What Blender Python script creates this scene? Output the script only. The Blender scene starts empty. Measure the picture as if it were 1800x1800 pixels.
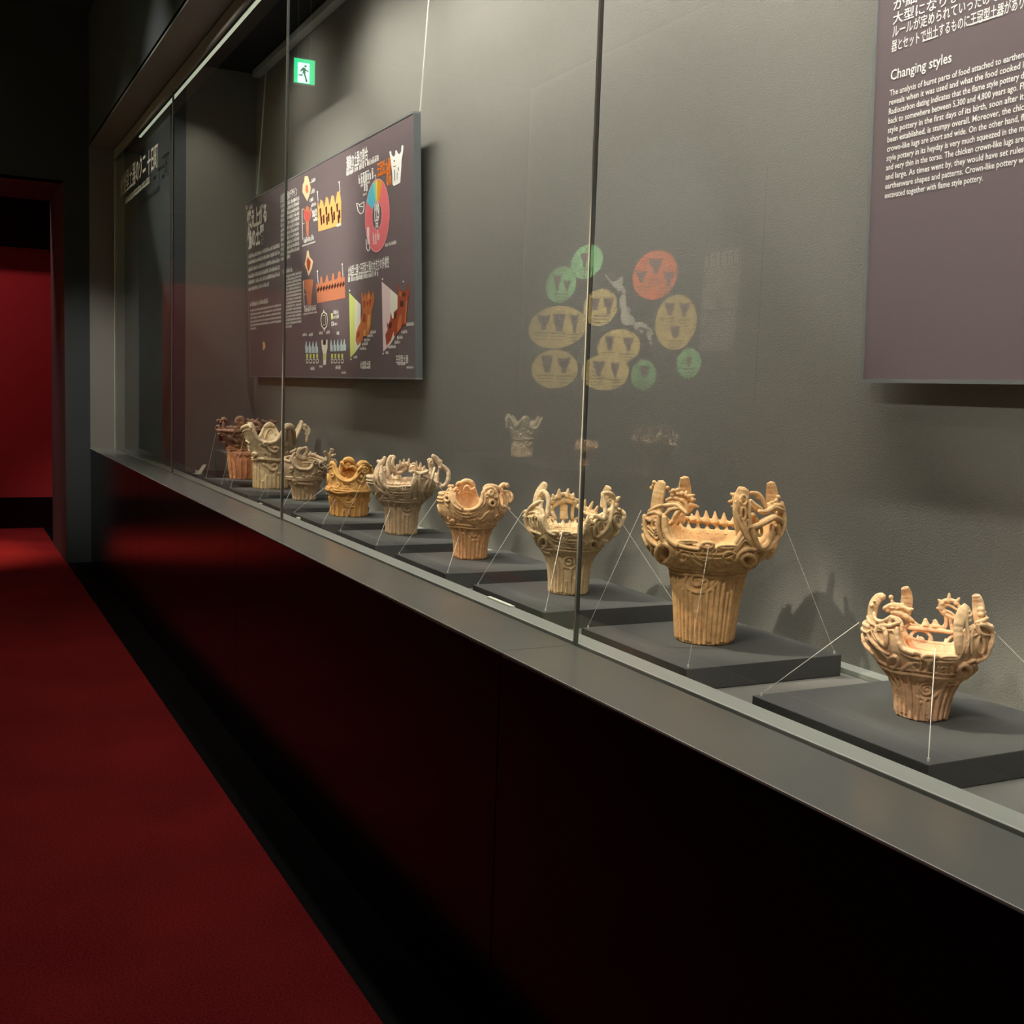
import bpy, bmesh, math, random
import numpy as np
from mathutils import Vector, Matrix

# ------------------------------------------------------------------ camera
F_PX, YAW, PITCH, ROLL = 2012.7, 0.466734, -0.104720, 0.034088
H = 1.5
def cam_axes():
    fwd = np.array([-math.cos(YAW)*math.cos(PITCH), math.sin(YAW)*math.cos(PITCH), math.sin(PITCH)])
    r = np.cross(fwd, [0, 0, 1.]); r /= np.linalg.norm(r); u = np.cross(r, fwd)
    c, s = math.cos(ROLL), math.sin(ROLL)
    return c*r+s*u, -s*r+c*u, fwd
RT, UP, FW = cam_axes()
EYE = np.array([0, 0, H])
cam_d = bpy.data.cameras.new('camera'); cam = bpy.data.objects.new('camera', cam_d)
bpy.context.scene.collection.objects.link(cam)
cam.matrix_world = Matrix(((RT[0], UP[0], -FW[0], 0), (RT[1], UP[1], -FW[1], 0), (RT[2], UP[2], -FW[2], H), (0, 0, 0, 1)))
cam_d.sensor_width = 36; cam_d.lens = 36*F_PX/1800; cam_d.clip_start = 0.02
sc = bpy.context.scene
sc.camera = cam
# ------------------------------------------------------------------ world, exposure
w = bpy.data.worlds.new('world'); sc.world = w; w.use_nodes = True
w.node_tree.nodes['Background'].inputs[0].default_value = (0.6, 0.75, 1, 1)
w.node_tree.nodes['Background'].inputs[1].default_value = 0.002
sc.view_settings.view_transform = 'Standard'; sc.view_settings.look = 'None'
sc.view_settings.gamma = 1; sc.view_settings.use_curve_mapping = False
sc.view_settings.exposure = 0.0
# ------------------------------------------------------------------ lights (the gallery's own lamps)
def area(name, loc, rot, sx, sy, power, col, spread=180):
    l = bpy.data.lights.new(name, 'AREA'); l.shape = 'RECTANGLE'; l.size = sx; l.size_y = sy; l.energy = power
    l.color = col; l.spread = math.radians(spread)
    o = bpy.data.objects.new(name, l); sc.collection.objects.link(o); o.location = loc; o.rotation_euler = rot; return o
def spot(name, loc, tgt, power, col, deg, blend=0.6, rad=0.03):
    l = bpy.data.lights.new(name, 'SPOT'); l.energy = power; l.color = col; l.spot_size = math.radians(deg)
    l.spot_blend = blend; l.shadow_soft_size = rad
    o = bpy.data.objects.new(name, l); sc.collection.objects.link(o); o.location = loc
    o.rotation_euler = (Vector(tgt)-Vector(loc)).to_track_quat('-Z', 'Y').to_euler(); return o
WARM = (1, .93, .82); NEUT = (1, .965, .92)
area('case_strip_lamp', (-2.35, 1.46, 3.30), (math.radians(20), 0, 0), 6.4, .06, 76, NEUT, 150)
for k in range(6):
    X = -6.6+k*1.25
    spot('case_wash_lamp', (X, 1.42, 3.36), (X, 1.90, 2.9), 9, NEUT, 130, 1.0, .04)
for k, X in enumerate([-6.9, -6.22, -5.56, -4.87, -4.21, -3.54, -2.85, -2.185, -1.51]):
    spot('track_lamp', (X-.6, -.25, 4.05), (X, 1.63, 1.10), 2700, WARM, 9, .7, .04)
    spot('track_lamp', (X+1.5, -1.7, 4.05), (X, 1.62, 1.06), 1700, WARM, 7.5, .9, .12)
for k in range(5):
    X = -6.9+k*1.5
    spot('track_flood', (X+.3, .1, 4.05), (X, 1.85, 1.7), 130 if k < 2 else 85, NEUT, 62, 1.0, .06)
spot('panel_lamp', (-4.4, -1.2, 4.1), (-6.3, 1.83, 2.1), 1500, NEUT, 30, .9, .05)
spot('panel_lamp', (-.2, -1.6, 4.1), (-1.2, 1.83, 2.3), 400, NEUT, 42, .9, .05)
spot('end_panel_lamp', (-6.6, -1.4, 4.15), (-8.3, 1.40, 2.3), 420, WARM, 34, 1.0, .05)
spot('end_wall_lamp', (-6.2, .2, 4.1), (-9.8, 1.1, 1.2), 620, NEUT, 24, 1.0, .05)
spot('floor_spot_lamp', (-10.5, -.1, 2.98), (-10.5, -.15, 0), 520, (1, .62, .38), 46, .9, .05)
area('next_room_lamp', (-11.3, -.3, 3.9), (0, math.radians(-22), 0), .3, 2.2, 50, (1, .62, .6), 150)
area('corridor_lamp', (-5.2, .80, 4.1), (0, 0, 0), 3.6, .12, 2.7, (1, .82, .72), 40)
spot('case_end_lamp', (-7.35, 1.45, 3.38), (-7.80, 1.58, 2.5), 10, WARM, 70, 1.0, .03)

# ------------------------------------------------------------------ unprojection helpers (measured corners of real planes)
def ray(x, y): return (x-900)/F_PX*RT-(y-900)/F_PX*UP+FW
def onX(x, y, X): d = ray(x, y); return EYE+d*(X/d[0])
def onY(x, y, Y): d = ray(x, y); return EYE+d*(Y/d[1])
def onZ(x, y, z): d = ray(x, y); return EYE+d*((z-H)/d[2])

# ------------------------------------------------------------------ materials
def lin(c):
    return tuple(((v/255)/12.92 if v/255 <= .04045 else ((v/255+.055)/1.055)**2.4) for v in c)+(1,)
MATS = {}
def mat(name, col, rough=.6, metal=0, bump=0, bscale=60, var=0, vscale=8, spec=.5, coat=0, emit=None, estr=0):
    if name in MATS: return MATS[name]
    m = bpy.data.materials.new(name); m.use_nodes = True; nt = m.node_tree; b = nt.nodes['Principled BSDF']
    b.inputs['Base Color'].default_value = lin(col); b.inputs['Roughness'].default_value = rough
    b.inputs['Metallic'].default_value = metal; b.inputs['Specular IOR Level'].default_value = spec
    b.inputs['Coat Weight'].default_value = coat
    tc = nt.nodes.new('ShaderNodeTexCoord')
    if var:
        n = nt.nodes.new('ShaderNodeTexNoise'); n.inputs['Scale'].default_value = vscale; n.inputs['Detail'].default_value = 6
        nt.links.new(tc.outputs['Object'], n.inputs['Vector'])
        mx = nt.nodes.new('ShaderNodeMix'); mx.data_type = 'RGBA'
        c = lin(col); mx.inputs[6].default_value = tuple(v*(1-var) for v in c[:3])+(1,); mx.inputs[7].default_value = tuple(min(1, v*(1+var)) for v in c[:3])+(1,)
        nt.links.new(n.outputs['Fac'], mx.inputs[0]); nt.links.new(mx.outputs[2], b.inputs['Base Color'])
    if bump:
        n = nt.nodes.new('ShaderNodeTexNoise'); n.inputs['Scale'].default_value = bscale; n.inputs['Detail'].default_value = 4
        nt.links.new(tc.outputs['Object'], n.inputs['Vector'])
        bp = nt.nodes.new('ShaderNodeBump'); bp.inputs['Strength'].default_value = bump; bp.inputs['Distance'].default_value = .004
        nt.links.new(n.outputs['Fac'], bp.inputs['Height']); nt.links.new(bp.outputs['Normal'], b.inputs['Normal'])
    if emit:
        b.inputs['Emission Color'].default_value = lin(emit); b.inputs['Emission Strength'].default_value = estr
    MATS[name] = m; return m
M_wall = mat('case_wall_cloth', (128, 126, 116), .9, bump=.35, bscale=260, var=.05, vscale=120, spec=.2)
M_deck = mat('deck_cloth', (118, 116, 108), .95, bump=.3, bscale=300, spec=.15)
M_tile = mat('plinth_cloth', (84, 84, 80), .95, bump=.35, bscale=380, var=.06, vscale=200, spec=.15)
M_ledge = mat('ledge_paint', (112, 113, 106), .24, metal=.0, bump=.02, bscale=900, spec=.6)
M_edge = mat('ledge_edge_metal', (176, 178, 168), .45, metal=.2)
M_sill = mat('sill_paint', (150, 153, 142), .5)
M_gasket = mat('black_gasket', (12, 12, 12), .5)
M_lacq = mat('black_lacquer', (6, 5, 5), .19, spec=.20, bump=.01, bscale=5)
M_floorblk = mat('black_floor_strip', (4, 4, 4), .7, spec=.08)
M_room = mat('dark_room_paint', (34, 38, 38), .85, bump=.1, bscale=150)
M_ceil = mat('black_ceiling_paint', (14, 17, 18), .9)
M_frame = mat('case_frame_paint', (96, 92, 84), .55, bump=.08, bscale=200)
M_jamb = mat('dark_red_jamb', (52, 12, 14), .7)
M_redwall = mat('red_wall', (150, 8, 22), .8, bump=.1, bscale=120)
M_rail = mat('grey_rail', (190, 194, 186), .45)
M_wire = mat('steel_wire', (205, 205, 190), .35, metal=.3)
M_thread = mat('clear_thread', (225, 222, 205), .35)
M_print = mat('panel_print', (116, 102, 102), .38, spec=.45)
M_board = mat('panel_edge', (104, 110, 108), .5)
M_bezel = mat('panel_bezel', (150, 154, 150), .35, metal=.5)
M_white = mat('print_white', (250, 248, 236), .6)
M_paper = mat('white_card', (240, 240, 222), .6)
M_joint = mat('joint_metal', (138, 130, 112), .4, metal=.3)

def glass_mat(name, k):
    m = bpy.data.materials.new(name); m.use_nodes = True; nt = m.node_tree; nt.nodes.clear()
    o = nt.nodes.new('ShaderNodeOutputMaterial'); mx = nt.nodes.new('ShaderNodeMixShader')
    t = nt.nodes.new('ShaderNodeBsdfTransparent'); t.inputs[0].default_value = (.975, .98, .972, 1)
    g = nt.nodes.new('ShaderNodeBsdfGlossy'); g.inputs['Roughness'].default_value = 0
    fr = nt.nodes.new('ShaderNodeFresnel'); fr.inputs['IOR'].default_value = 1.5
    mm = nt.nodes.new('ShaderNodeMath'); mm.operation = 'MULTIPLY'; mm.inputs[1].default_value = k; mm.use_clamp = True
    nt.links.new(fr.outputs[0], mm.inputs[0]); nt.links.new(mm.outputs[0], mx.inputs[0])
    nt.links.new(t.outputs[0], mx.inputs[1]); nt.links.new(g.outputs[0], mx.inputs[2]); nt.links.new(mx.outputs[0], o.inputs[0])
    return m
M_glass = glass_mat('pane_glass', .8)
M_glass_edge = mat('glass_edge', (70, 74, 66), .25, spec=.6)

def carpet_mat():
    m = mat('red_carpet', (112, 16, 14), .95, bump=1.0, bscale=210, spec=.05)
    nt = m.node_tree; b = nt.nodes['Principled BSDF']; tc = [n for n in nt.nodes if n.type == 'TEX_COORD'][0]
    n1 = nt.nodes.new('ShaderNodeTexNoise'); n1.inputs['Scale'].default_value = 150; n1.inputs['Detail'].default_value = 6; n1.inputs['Roughness'].default_value = .75
    n2 = nt.nodes.new('ShaderNodeTexNoise'); n2.inputs['Scale'].default_value = 2.2; n2.inputs['Detail'].default_value = 5
    r = nt.nodes.new('ShaderNodeMix'); r.data_type = 'RGBA'; r.inputs[6].default_value = lin((46, 5, 8)); r.inputs[7].default_value = lin((134, 33, 34))
    s = nt.nodes.new('ShaderNodeMix'); s.data_type = 'RGBA'; s.blend_type = 'MULTIPLY'; s.inputs[0].default_value = .5
    nt.links.new(tc.outputs['Object'], n1.inputs['Vector']); nt.links.new(tc.outputs['Object'], n2.inputs['Vector'])
    cm = nt.nodes.new('ShaderNodeMath'); cm.operation = 'ADD'; n2m = nt.nodes.new('ShaderNodeMath'); n2m.operation = 'MULTIPLY_ADD'; n2m.inputs[1].default_value = .22; n2m.inputs[2].default_value = -.11; nt.links.new(n2.outputs['Fac'], n2m.inputs[0]); nt.links.new(n1.outputs['Fac'], cm.inputs[0]); nt.links.new(n2m.outputs[0], cm.inputs[1])
    rm = nt.nodes.new('ShaderNodeMapRange'); rm.inputs['From Min'].default_value = .3; rm.inputs['From Max'].default_value = .7; nt.links.new(cm.outputs[0], rm.inputs['Value']); nt.links.new(rm.outputs[0], r.inputs[0]); nt.links.new(r.outputs[2], s.inputs[6]); nt.links.new(n2.outputs['Color'], s.inputs[7])
    nt.links.new(r.outputs[2], b.inputs['Base Color']); return m
M_carpet = carpet_mat()

def clay(name, low, mid, top, soot, zlo, zmid, ztp, ztop, sootamt=.35):
    """fired clay: its own colour drifts from foot to crown, with fire clouds"""
    m = bpy.data.materials.new(name); m.use_nodes = True; nt = m.node_tree; b = nt.nodes['Principled BSDF']
    b.inputs['Roughness'].default_value = .85; b.inputs['Specular IOR Level'].default_value = .25
    tc = nt.nodes.new('ShaderNodeTexCoord'); sp = nt.nodes.new('ShaderNodeSeparateXYZ')
    nt.links.new(tc.outputs['Object'], sp.inputs[0])
    n0 = nt.nodes.new('ShaderNodeTexNoise'); n0.inputs['Scale'].default_value = 9; n0.inputs['Detail'].default_value = 4
    nt.links.new(tc.outputs['Object'], n0.inputs['Vector'])
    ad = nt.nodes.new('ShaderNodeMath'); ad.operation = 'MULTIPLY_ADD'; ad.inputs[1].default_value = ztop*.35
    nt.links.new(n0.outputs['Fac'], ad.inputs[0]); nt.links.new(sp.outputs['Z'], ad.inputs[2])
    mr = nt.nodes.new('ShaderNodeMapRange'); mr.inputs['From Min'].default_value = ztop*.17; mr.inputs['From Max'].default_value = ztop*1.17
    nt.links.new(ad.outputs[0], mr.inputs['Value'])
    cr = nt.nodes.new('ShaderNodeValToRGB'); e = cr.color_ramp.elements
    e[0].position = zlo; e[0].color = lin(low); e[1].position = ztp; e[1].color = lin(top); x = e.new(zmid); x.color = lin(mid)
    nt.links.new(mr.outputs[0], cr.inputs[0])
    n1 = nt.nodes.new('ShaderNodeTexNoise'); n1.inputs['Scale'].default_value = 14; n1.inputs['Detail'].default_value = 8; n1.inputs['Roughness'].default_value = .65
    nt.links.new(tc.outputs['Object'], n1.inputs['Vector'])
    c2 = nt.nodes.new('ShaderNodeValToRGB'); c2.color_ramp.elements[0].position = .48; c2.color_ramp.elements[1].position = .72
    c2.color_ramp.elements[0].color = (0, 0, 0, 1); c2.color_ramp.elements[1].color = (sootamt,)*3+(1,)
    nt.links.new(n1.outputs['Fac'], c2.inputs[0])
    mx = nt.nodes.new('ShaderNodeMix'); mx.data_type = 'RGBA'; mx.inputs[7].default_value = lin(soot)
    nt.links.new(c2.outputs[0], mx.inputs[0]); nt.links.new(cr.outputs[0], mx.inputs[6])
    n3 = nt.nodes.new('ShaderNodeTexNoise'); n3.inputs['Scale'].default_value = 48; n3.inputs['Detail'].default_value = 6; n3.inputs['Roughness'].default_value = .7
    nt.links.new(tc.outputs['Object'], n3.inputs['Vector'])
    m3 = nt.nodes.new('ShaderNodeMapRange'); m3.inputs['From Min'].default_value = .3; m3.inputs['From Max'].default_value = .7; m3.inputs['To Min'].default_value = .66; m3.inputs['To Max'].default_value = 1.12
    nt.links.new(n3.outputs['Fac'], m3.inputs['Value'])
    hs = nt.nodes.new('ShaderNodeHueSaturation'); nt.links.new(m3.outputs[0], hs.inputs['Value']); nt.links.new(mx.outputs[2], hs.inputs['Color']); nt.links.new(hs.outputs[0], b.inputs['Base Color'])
    n2 = nt.nodes.new('ShaderNodeTexNoise'); n2.inputs['Scale'].default_value = 160; n2.inputs['Detail'].default_value = 5
    nt.links.new(tc.outputs['Object'], n2.inputs['Vector'])
    bp = nt.nodes.new('ShaderNodeBump'); bp.inputs['Strength'].default_value = .5; bp.inputs['Distance'].default_value = .0015
    nt.links.new(n2.outputs['Fac'], bp.inputs['Height']); nt.links.new(bp.outputs['Normal'], b.inputs['Normal'])
    return m

# ------------------------------------------------------------------ object helpers (geometry is written in world metres)
def tag(o, label=None, cat=None, group=None, kind=None):
    if label: o['label'] = label
    if cat: o['category'] = cat
    if group: o['group'] = group
    if kind: o['kind'] = kind
    return o
def empty(name, loc, label, cat, group=None):
    o = bpy.data.objects.new(name, None); sc.collection.objects.link(o); o.location = loc; o.empty_display_size = .05
    return tag(o, label, cat, group)
def abs_loc(o):
    v = Vector((0, 0, 0))
    while o: v += o.location; o = o.parent
    return v
def mk(name, verts, faces, m, parent=None, smooth=False, loc=None, mats=None, midx=None):
    me = bpy.data.meshes.new(name)
    base = abs_loc(parent) if parent else Vector((0, 0, 0))
    off = Vector(loc) if loc is not None else base
    V = [tuple(Vector(v)-off) for v in verts]
    me.from_pydata(V, [], [tuple(int(i) for i in f) for f in faces]); me.update()
    for mm in (mats or [m]): me.materials.append(mm)
    if midx: me.polygons.foreach_set('material_index', midx)
    if smooth: me.polygons.foreach_set('use_smooth', [True]*len(me.polygons))
    o = bpy.data.objects.new(name, me); sc.collection.objects.link(o)
    if parent: o.parent = parent
    o.location = off-base
    return o
class MB:
    def __init__(s): s.v = []; s.f = []
    def box(s, a, b):
        n = len(s.v); x0, y0, z0 = a; x1, y1, z1 = b
        s.v += [(x0, y0, z0), (x1, y0, z0), (x1, y1, z0), (x0, y1, z0), (x0, y0, z1), (x1, y0, z1), (x1, y1, z1), (x0, y1, z1)]
        s.f += [tuple(n+i for i in q) for q in [(0, 3, 2, 1), (4, 5, 6, 7), (0, 1, 5, 4), (1, 2, 6, 5), (2, 3, 7, 6), (3, 0, 4, 7)]]; return s
    def bbox(s, a, b, r=.003):
        bm = bmesh.new(); bmesh.ops.create_cube(bm, size=1)
        for v in bm.verts:
            v.co = Vector(((a[0]+b[0])/2+v.co.x*(b[0]-a[0]), (a[1]+b[1])/2+v.co.y*(b[1]-a[1]), (a[2]+b[2])/2+v.co.z*(b[2]-a[2])))
        bmesh.ops.bevel(bm, geom=bm.edges[:], offset=r, segments=2, affect='EDGES', profile=.6)
        bm.verts.index_update(); n = len(s.v)
        s.v += [tuple(v.co) for v in bm.verts]; s.f += [tuple(n+v.index for v in f.verts) for f in bm.faces]; bm.free(); return s
    def rod(s, p, q, r, k=6):
        p = np.array(p, float); q = np.array(q, float); t = q-p; t /= np.linalg.norm(t)
        a = np.cross(t, [0, 0, 1]) if abs(t[2]) < .95 else np.cross(t, [1, 0, 0]); a /= np.linalg.norm(a); b = np.cross(t, a); n = len(s.v)
        for c in (p, q):
            for i in range(k):
                w_ = 2*math.pi*i/k; s.v.append(tuple(c+r*(math.cos(w_)*a+math.sin(w_)*b)))
        for i in range(k): j = (i+1) % k; s.f.append((n+i, n+j, n+k+j, n+k+i))
        s.f.append(tuple(n+i for i in range(k))[::-1]); s.f.append(tuple(n+k+i for i in range(k))); return s
    def quad(s, pts):
        n = len(s.v); s.v += [tuple(p) for p in pts]; s.f.append(tuple(range(n, n+len(pts)))); return s
    def build(s, name, m, parent=None, **k): return mk(name, s.v, s.f, m, parent, **k)
def struct(o): o['kind'] = 'structure'; return o

# ------------------------------------------------------------------ key planes
Z_L = .93; Y_LF = 1.103; Y_G = 1.295; Y_S = 1.366; Y_W = 1.92
X_END = -9.80; X_PART = -7.76; X_R = 1.3; Z_T = 3.31; Z_CEIL = 4.3; Y_OPP = -2.4; X_RW = 3.0
JOINTS = [-7.26, -4.73, -2.225]
# room shell
struct(MB().box((-16, Y_OPP-.2, -.1), (X_RW, .922, 0)).build('floor', M_carpet))
fs = MB().box((X_END, .922, -.1), (X_RW, Y_W+.2, -.004)).build('floor', M_floorblk); struct(fs)
struct(MB().box((-16.2, Y_OPP-.2, Z_CEIL), (X_RW, 2.4, Z_CEIL+.1)).build('ceiling', M_ceil))
struct(MB().box((-7.6, Y_OPP-.1, 0), (X_RW, Y_OPP, Z_CEIL)).box((-16, Y_OPP-.1, 0), (-9.9, Y_OPP, Z_CEIL)).box((-9.9, Y_OPP-.1, 0), (-7.6, Y_OPP, Z_CEIL)).build('wall_opposite', M_room))
struct(MB().box((X_RW, Y_OPP-.1, 0), (X_RW+.1, 2.4, Z_CEIL)).build('wall_behind', M_room))
# wall with the portal at the far end of the corridor
D_TOP = 3.02; D_L = -1.15
struct(MB().box((X_END-.16, .922, 0), (X_END, 2.4, Z_CEIL)).box((X_END-.16, D_L, D_TOP), (X_END, .922, Z_CEIL)).box((X_END-.16, Y_OPP, 0), (X_END, D_L, Z_CEIL)).build('wall_end', M_room))
dj = MB().box((-11.0, .915, 0), (X_END-.005, 1.05, D_TOP+.15)).box((-11.0, D_L-.12, 0), (X_END-.005, D_L, D_TOP+.15)).box((-11.0, D_L, D_TOP), (X_END-.005, .915, D_TOP+.15)).build('door_1', M_jamb); struct(dj)
struct(MB().box((-12.3, Y_OPP, .30), (-12.2, 2.2, 2.72)).build('wall_far', M_redwall))
struct(MB().box((-12.29, Y_OPP, 0), (-12.15, 2.2, .28)).build('baseboard_far', mat('dark_red_skirting', (22, 3, 4), 1, spec=.02)))
struct(MB().box((-12.4, Y_OPP, 2.72), (-12.05, 2.2, Z_CEIL)).build('trim_1', mat('black_red_header', (9, 1, 2), 1, spec=0)))

# ------------------------------------------------------------------ the long showcase
case = empty('showcase', (-4, 1.2, 0), 'long built-in wall showcase with grey ledge, tall glass panes and black lacquered base', 'showcase')
xs = [X_END]+JOINTS+[.3, X_R]
for a, b in zip(xs[:-1], xs[1:]):
    MB().bbox((a+.0018, Y_LF+.002, 0), (b-.0018, Y_LF+.03, Z_L-.0085), .0015).build('base_panel', M_lacq, case)
    MB().bbox((a+.001, Y_LF, Z_L-.007), (b-.001, Y_G-.004, Z_L), .0015).build('ledge_panel', M_ledge, case)
MB().box((X_END, Y_LF+.032, 0), (X_R, Y_LF+.06, Z_L-.04)).build('base_frame', M_gasket, case)
MB().box((X_END, Y_LF-.0030, Z_L-.0035), (X_R, Y_LF-.0005, Z_L+.0002)).build('ledge_nosing', M_edge, case)
MB().box((X_END, Y_G-.003, Z_L-.03), (X_R, Y_G+.004, Z_L-.008)).build('glass_channel', M_gasket, case)
MB().bbox((X_END, Y_G+.004, Z_L-.02), (X_R, Y_G+.010, Z_L+.004), .0015).build('glazing_bead', M_edge, case)
MB().box((X_END, Y_G+.0105, Z_L-.03), (X_R, Y_G+.014, Z_L-.006)).build('glazing_gasket', M_gasket, case)
MB().bbox((X_END, Y_G+.0145, Z_L-.07), (X_R, Y_S, Z_L), .001).build('sill_strip', M_sill, case)
Z_D = .875
MB().box((X_PART, Y_S, Z_D-.05), (X_R, Y_W, Z_D)).build('deck', M_deck, case)
MB().bbox((X_PART, Y_W-.045, Z_D+.0005), (X_R, Y_W-.0005, Z_D+.012), .001).build('back_strip', M_sill, case)
# walls inside the case
struct(MB().box((X_PART-.1, Y_W, Z_D-.05), (X_R, Y_W+.1, 3.55)).build('wall_back', M_wall))
struct(MB().box((X_PART-.1, Y_S+.10, Z_D), (X_PART, Y_W, 3.55)).build('wall_case_end', M_wall))
struct(MB().box((X_END, Y_S, Z_D), (X_PART, Y_S+.10, 3.40)).build('wall_front_blank', mat('blank_panel_cloth', (72, 78, 80), .85, bump=.2, bscale=260)))
struct(MB().box((X_R, Y_G, Z_D-.05), (X_R+.1, Y_W, 3.55)).build('wall_case_right', M_wall))
# head: soffit, fascia above, return at the far end
struct(MB().box((X_END, Y_LF, Z_T), (X_R, Y_LF+.12, Z_CEIL)).build('wall_fascia', M_room))
MB().box((X_END, Y_LF, Z_T-.012), (X_R, Y_G+.02, Z_T+.02)).build('soffit', M_frame, case)
MB().box((X_END-.02, Y_LF+.0, Z_L), (X_END+.01, Y_G, Z_T-.013)).build('end_return', M_frame, case)
MB().box((X_END+.011, Y_G+.012, Z_L), (X_END+.03, Y_S, Z_T-.013)).build('end_stile', M_sill, case)
MB().box((X_END, Y_G-.006, 3.215), (X_R, Y_G+.006, Z_T-.0125)).build('head_rail', M_frame, case)
MB().box((X_END, Y_G-.0085, 3.292), (X_R, Y_G-.0065, 3.297)).build('head_groove', M_gasket, case)
MB().box((-8.7, Y_G+.02, 3.205), (X_R, Y_G+.034, 3.214)).build('light_strip', mat('strip_diffuser', (200, 205, 190), .5, emit=(205, 215, 190), estr=.8), case)
struct(MB().box((X_PART-.1, Y_G+.06, 3.52), (X_R, Y_W, 3.60)).build('ceiling_case', M_ceil))
# glass panes: a front face that mirrors, the other faces clear
for a, b in zip(xs[:-1], xs[1:]):
    y0, y1 = Y_G-.004, Y_G+.003; a1, b1 = a+.003, b-.003; z0, z1 = Z_L-.007, 3.218
    v = [(a1, y0, z0), (b1, y0, z0), (b1, y1, z0), (a1, y1, z0), (a1, y0, z1), (b1, y0, z1), (b1, y1, z1), (a1, y1, z1)]
    f = [(0, 3, 2, 1), (4, 5, 6, 7), (0, 1, 5, 4), (1, 2, 6, 5), (2, 3, 7, 6), (3, 0, 4, 7)]
    clear = MATS.get('clear')
    if not clear:
        clear = bpy.data.materials.new('glass_back_face'); clear.use_nodes = True; nt = clear.node_tree; nt.nodes.clear()
        oo = nt.nodes.new('ShaderNodeOutputMaterial'); tt = nt.nodes.new('ShaderNodeBsdfTransparent'); tt.inputs[0].default_value = (.985, .99, .985, 1)
        nt.links.new(tt.outputs[0], oo.inputs[0]); MATS['clear'] = clear
    mk('glass_pane', v, f, None, case, mats=[M_glass, clear, M_glass_edge], midx=[2, 2, 0, 2, 1, 2])
for x in JOINTS:
    MB().bbox((x-.0022, Y_G-.006, Z_L-.006), (x+.0022, Y_G-.001, 3.218), .001).build('glass_joint', M_joint, case)
    MB().bbox((x-.0020, Y_G-.0008, Z_L-.006), (x+.0020, Y_G+.006, 3.218), .001).build('joint_seal', M_gasket, case)
MB().bbox((X_END+.011, Y_G-.006, Z_L), (X_END+.017, Y_G+.012, Z_T-.013), .0012).build('glass_joint', M_edge, case)

# hanging rail above the back wall
rail = MB().bbox((-7.66, Y_W-.055, 3.47), (X_R, Y_W-.004, 3.512), .004).build('hanging_rail', M_rail, None, loc=(-4, Y_W, 3.43))
tag(rail, 'long grey picture hanging rail along the top of the back wall', 'rail')

# ------------------------------------------------------------------ cloth covered plinth tiles
TX = [-7.501, -6.923, -6.278, -5.645, -5.02, -4.362, -3.710, -3.058, -2.411, -1.742]
TL = ['farthest low grey plinth slab with only a small folded card on it',
      'low grey plinth slab under the orange footed dark-rimmed pot', 'low grey plinth slab under the tall pale crown-rim pot',
      'low grey plinth slab under the small brown openwork pot', 'low grey plinth slab under the short ochre pot',
      'low grey plinth slab under the taupe handled pot', 'low grey plinth slab under the orange curl-rim pot',
      'low grey plinth slab under the pale cream pot by the glass joint', 'low grey plinth slab under the largest golden pot',
      'nearest low grey plinth slab, under the peach pot']
TW, TD0, TD1, Z_P = .450, 1.418, 1.850, .925
def tile_pts(x): return x, x+TW
for i, x in enumerate(TX):
    x1 = x+(.448 if i else .40)
    o = MB().bbox((x, TD0, Z_D+.0005), (x1, TD1, Z_P), .002).build('display_plinth', M_tile, None, loc=((x+x1)/2, 1.63, Z_D))
    tag(o, TL[i], 'plinth', 'grey plinth slabs in a row')

# ------------------------------------------------------------------ clay vessels
def catmull(P, n=4, closed=False):
    P = [np.array(p, float) for p in P]
    if len(P) < 3 and not closed:
        return [P[0]+(P[-1]-P[0])*t for t in np.linspace(0, 1, 6)]
    out = []; N = len(P)
    rng = range(N) if closed else range(N-1)
    for i in rng:
        if closed: a, b, c, d = P[i-1], P[i], P[(i+1) % N], P[(i+2) % N]
        else: a, b, c, d = P[max(i-1, 0)], P[i], P[i+1], P[min(i+2, N-1)]
        for k in range(n):
            t = k/n; out.append(.5*((2*b)+(c-a)*t+(2*a-5*b+4*c-d)*t*t+(3*b-a-3*c+d)*t**3))
    if not closed: out.append(P[-1])
    return out

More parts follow.
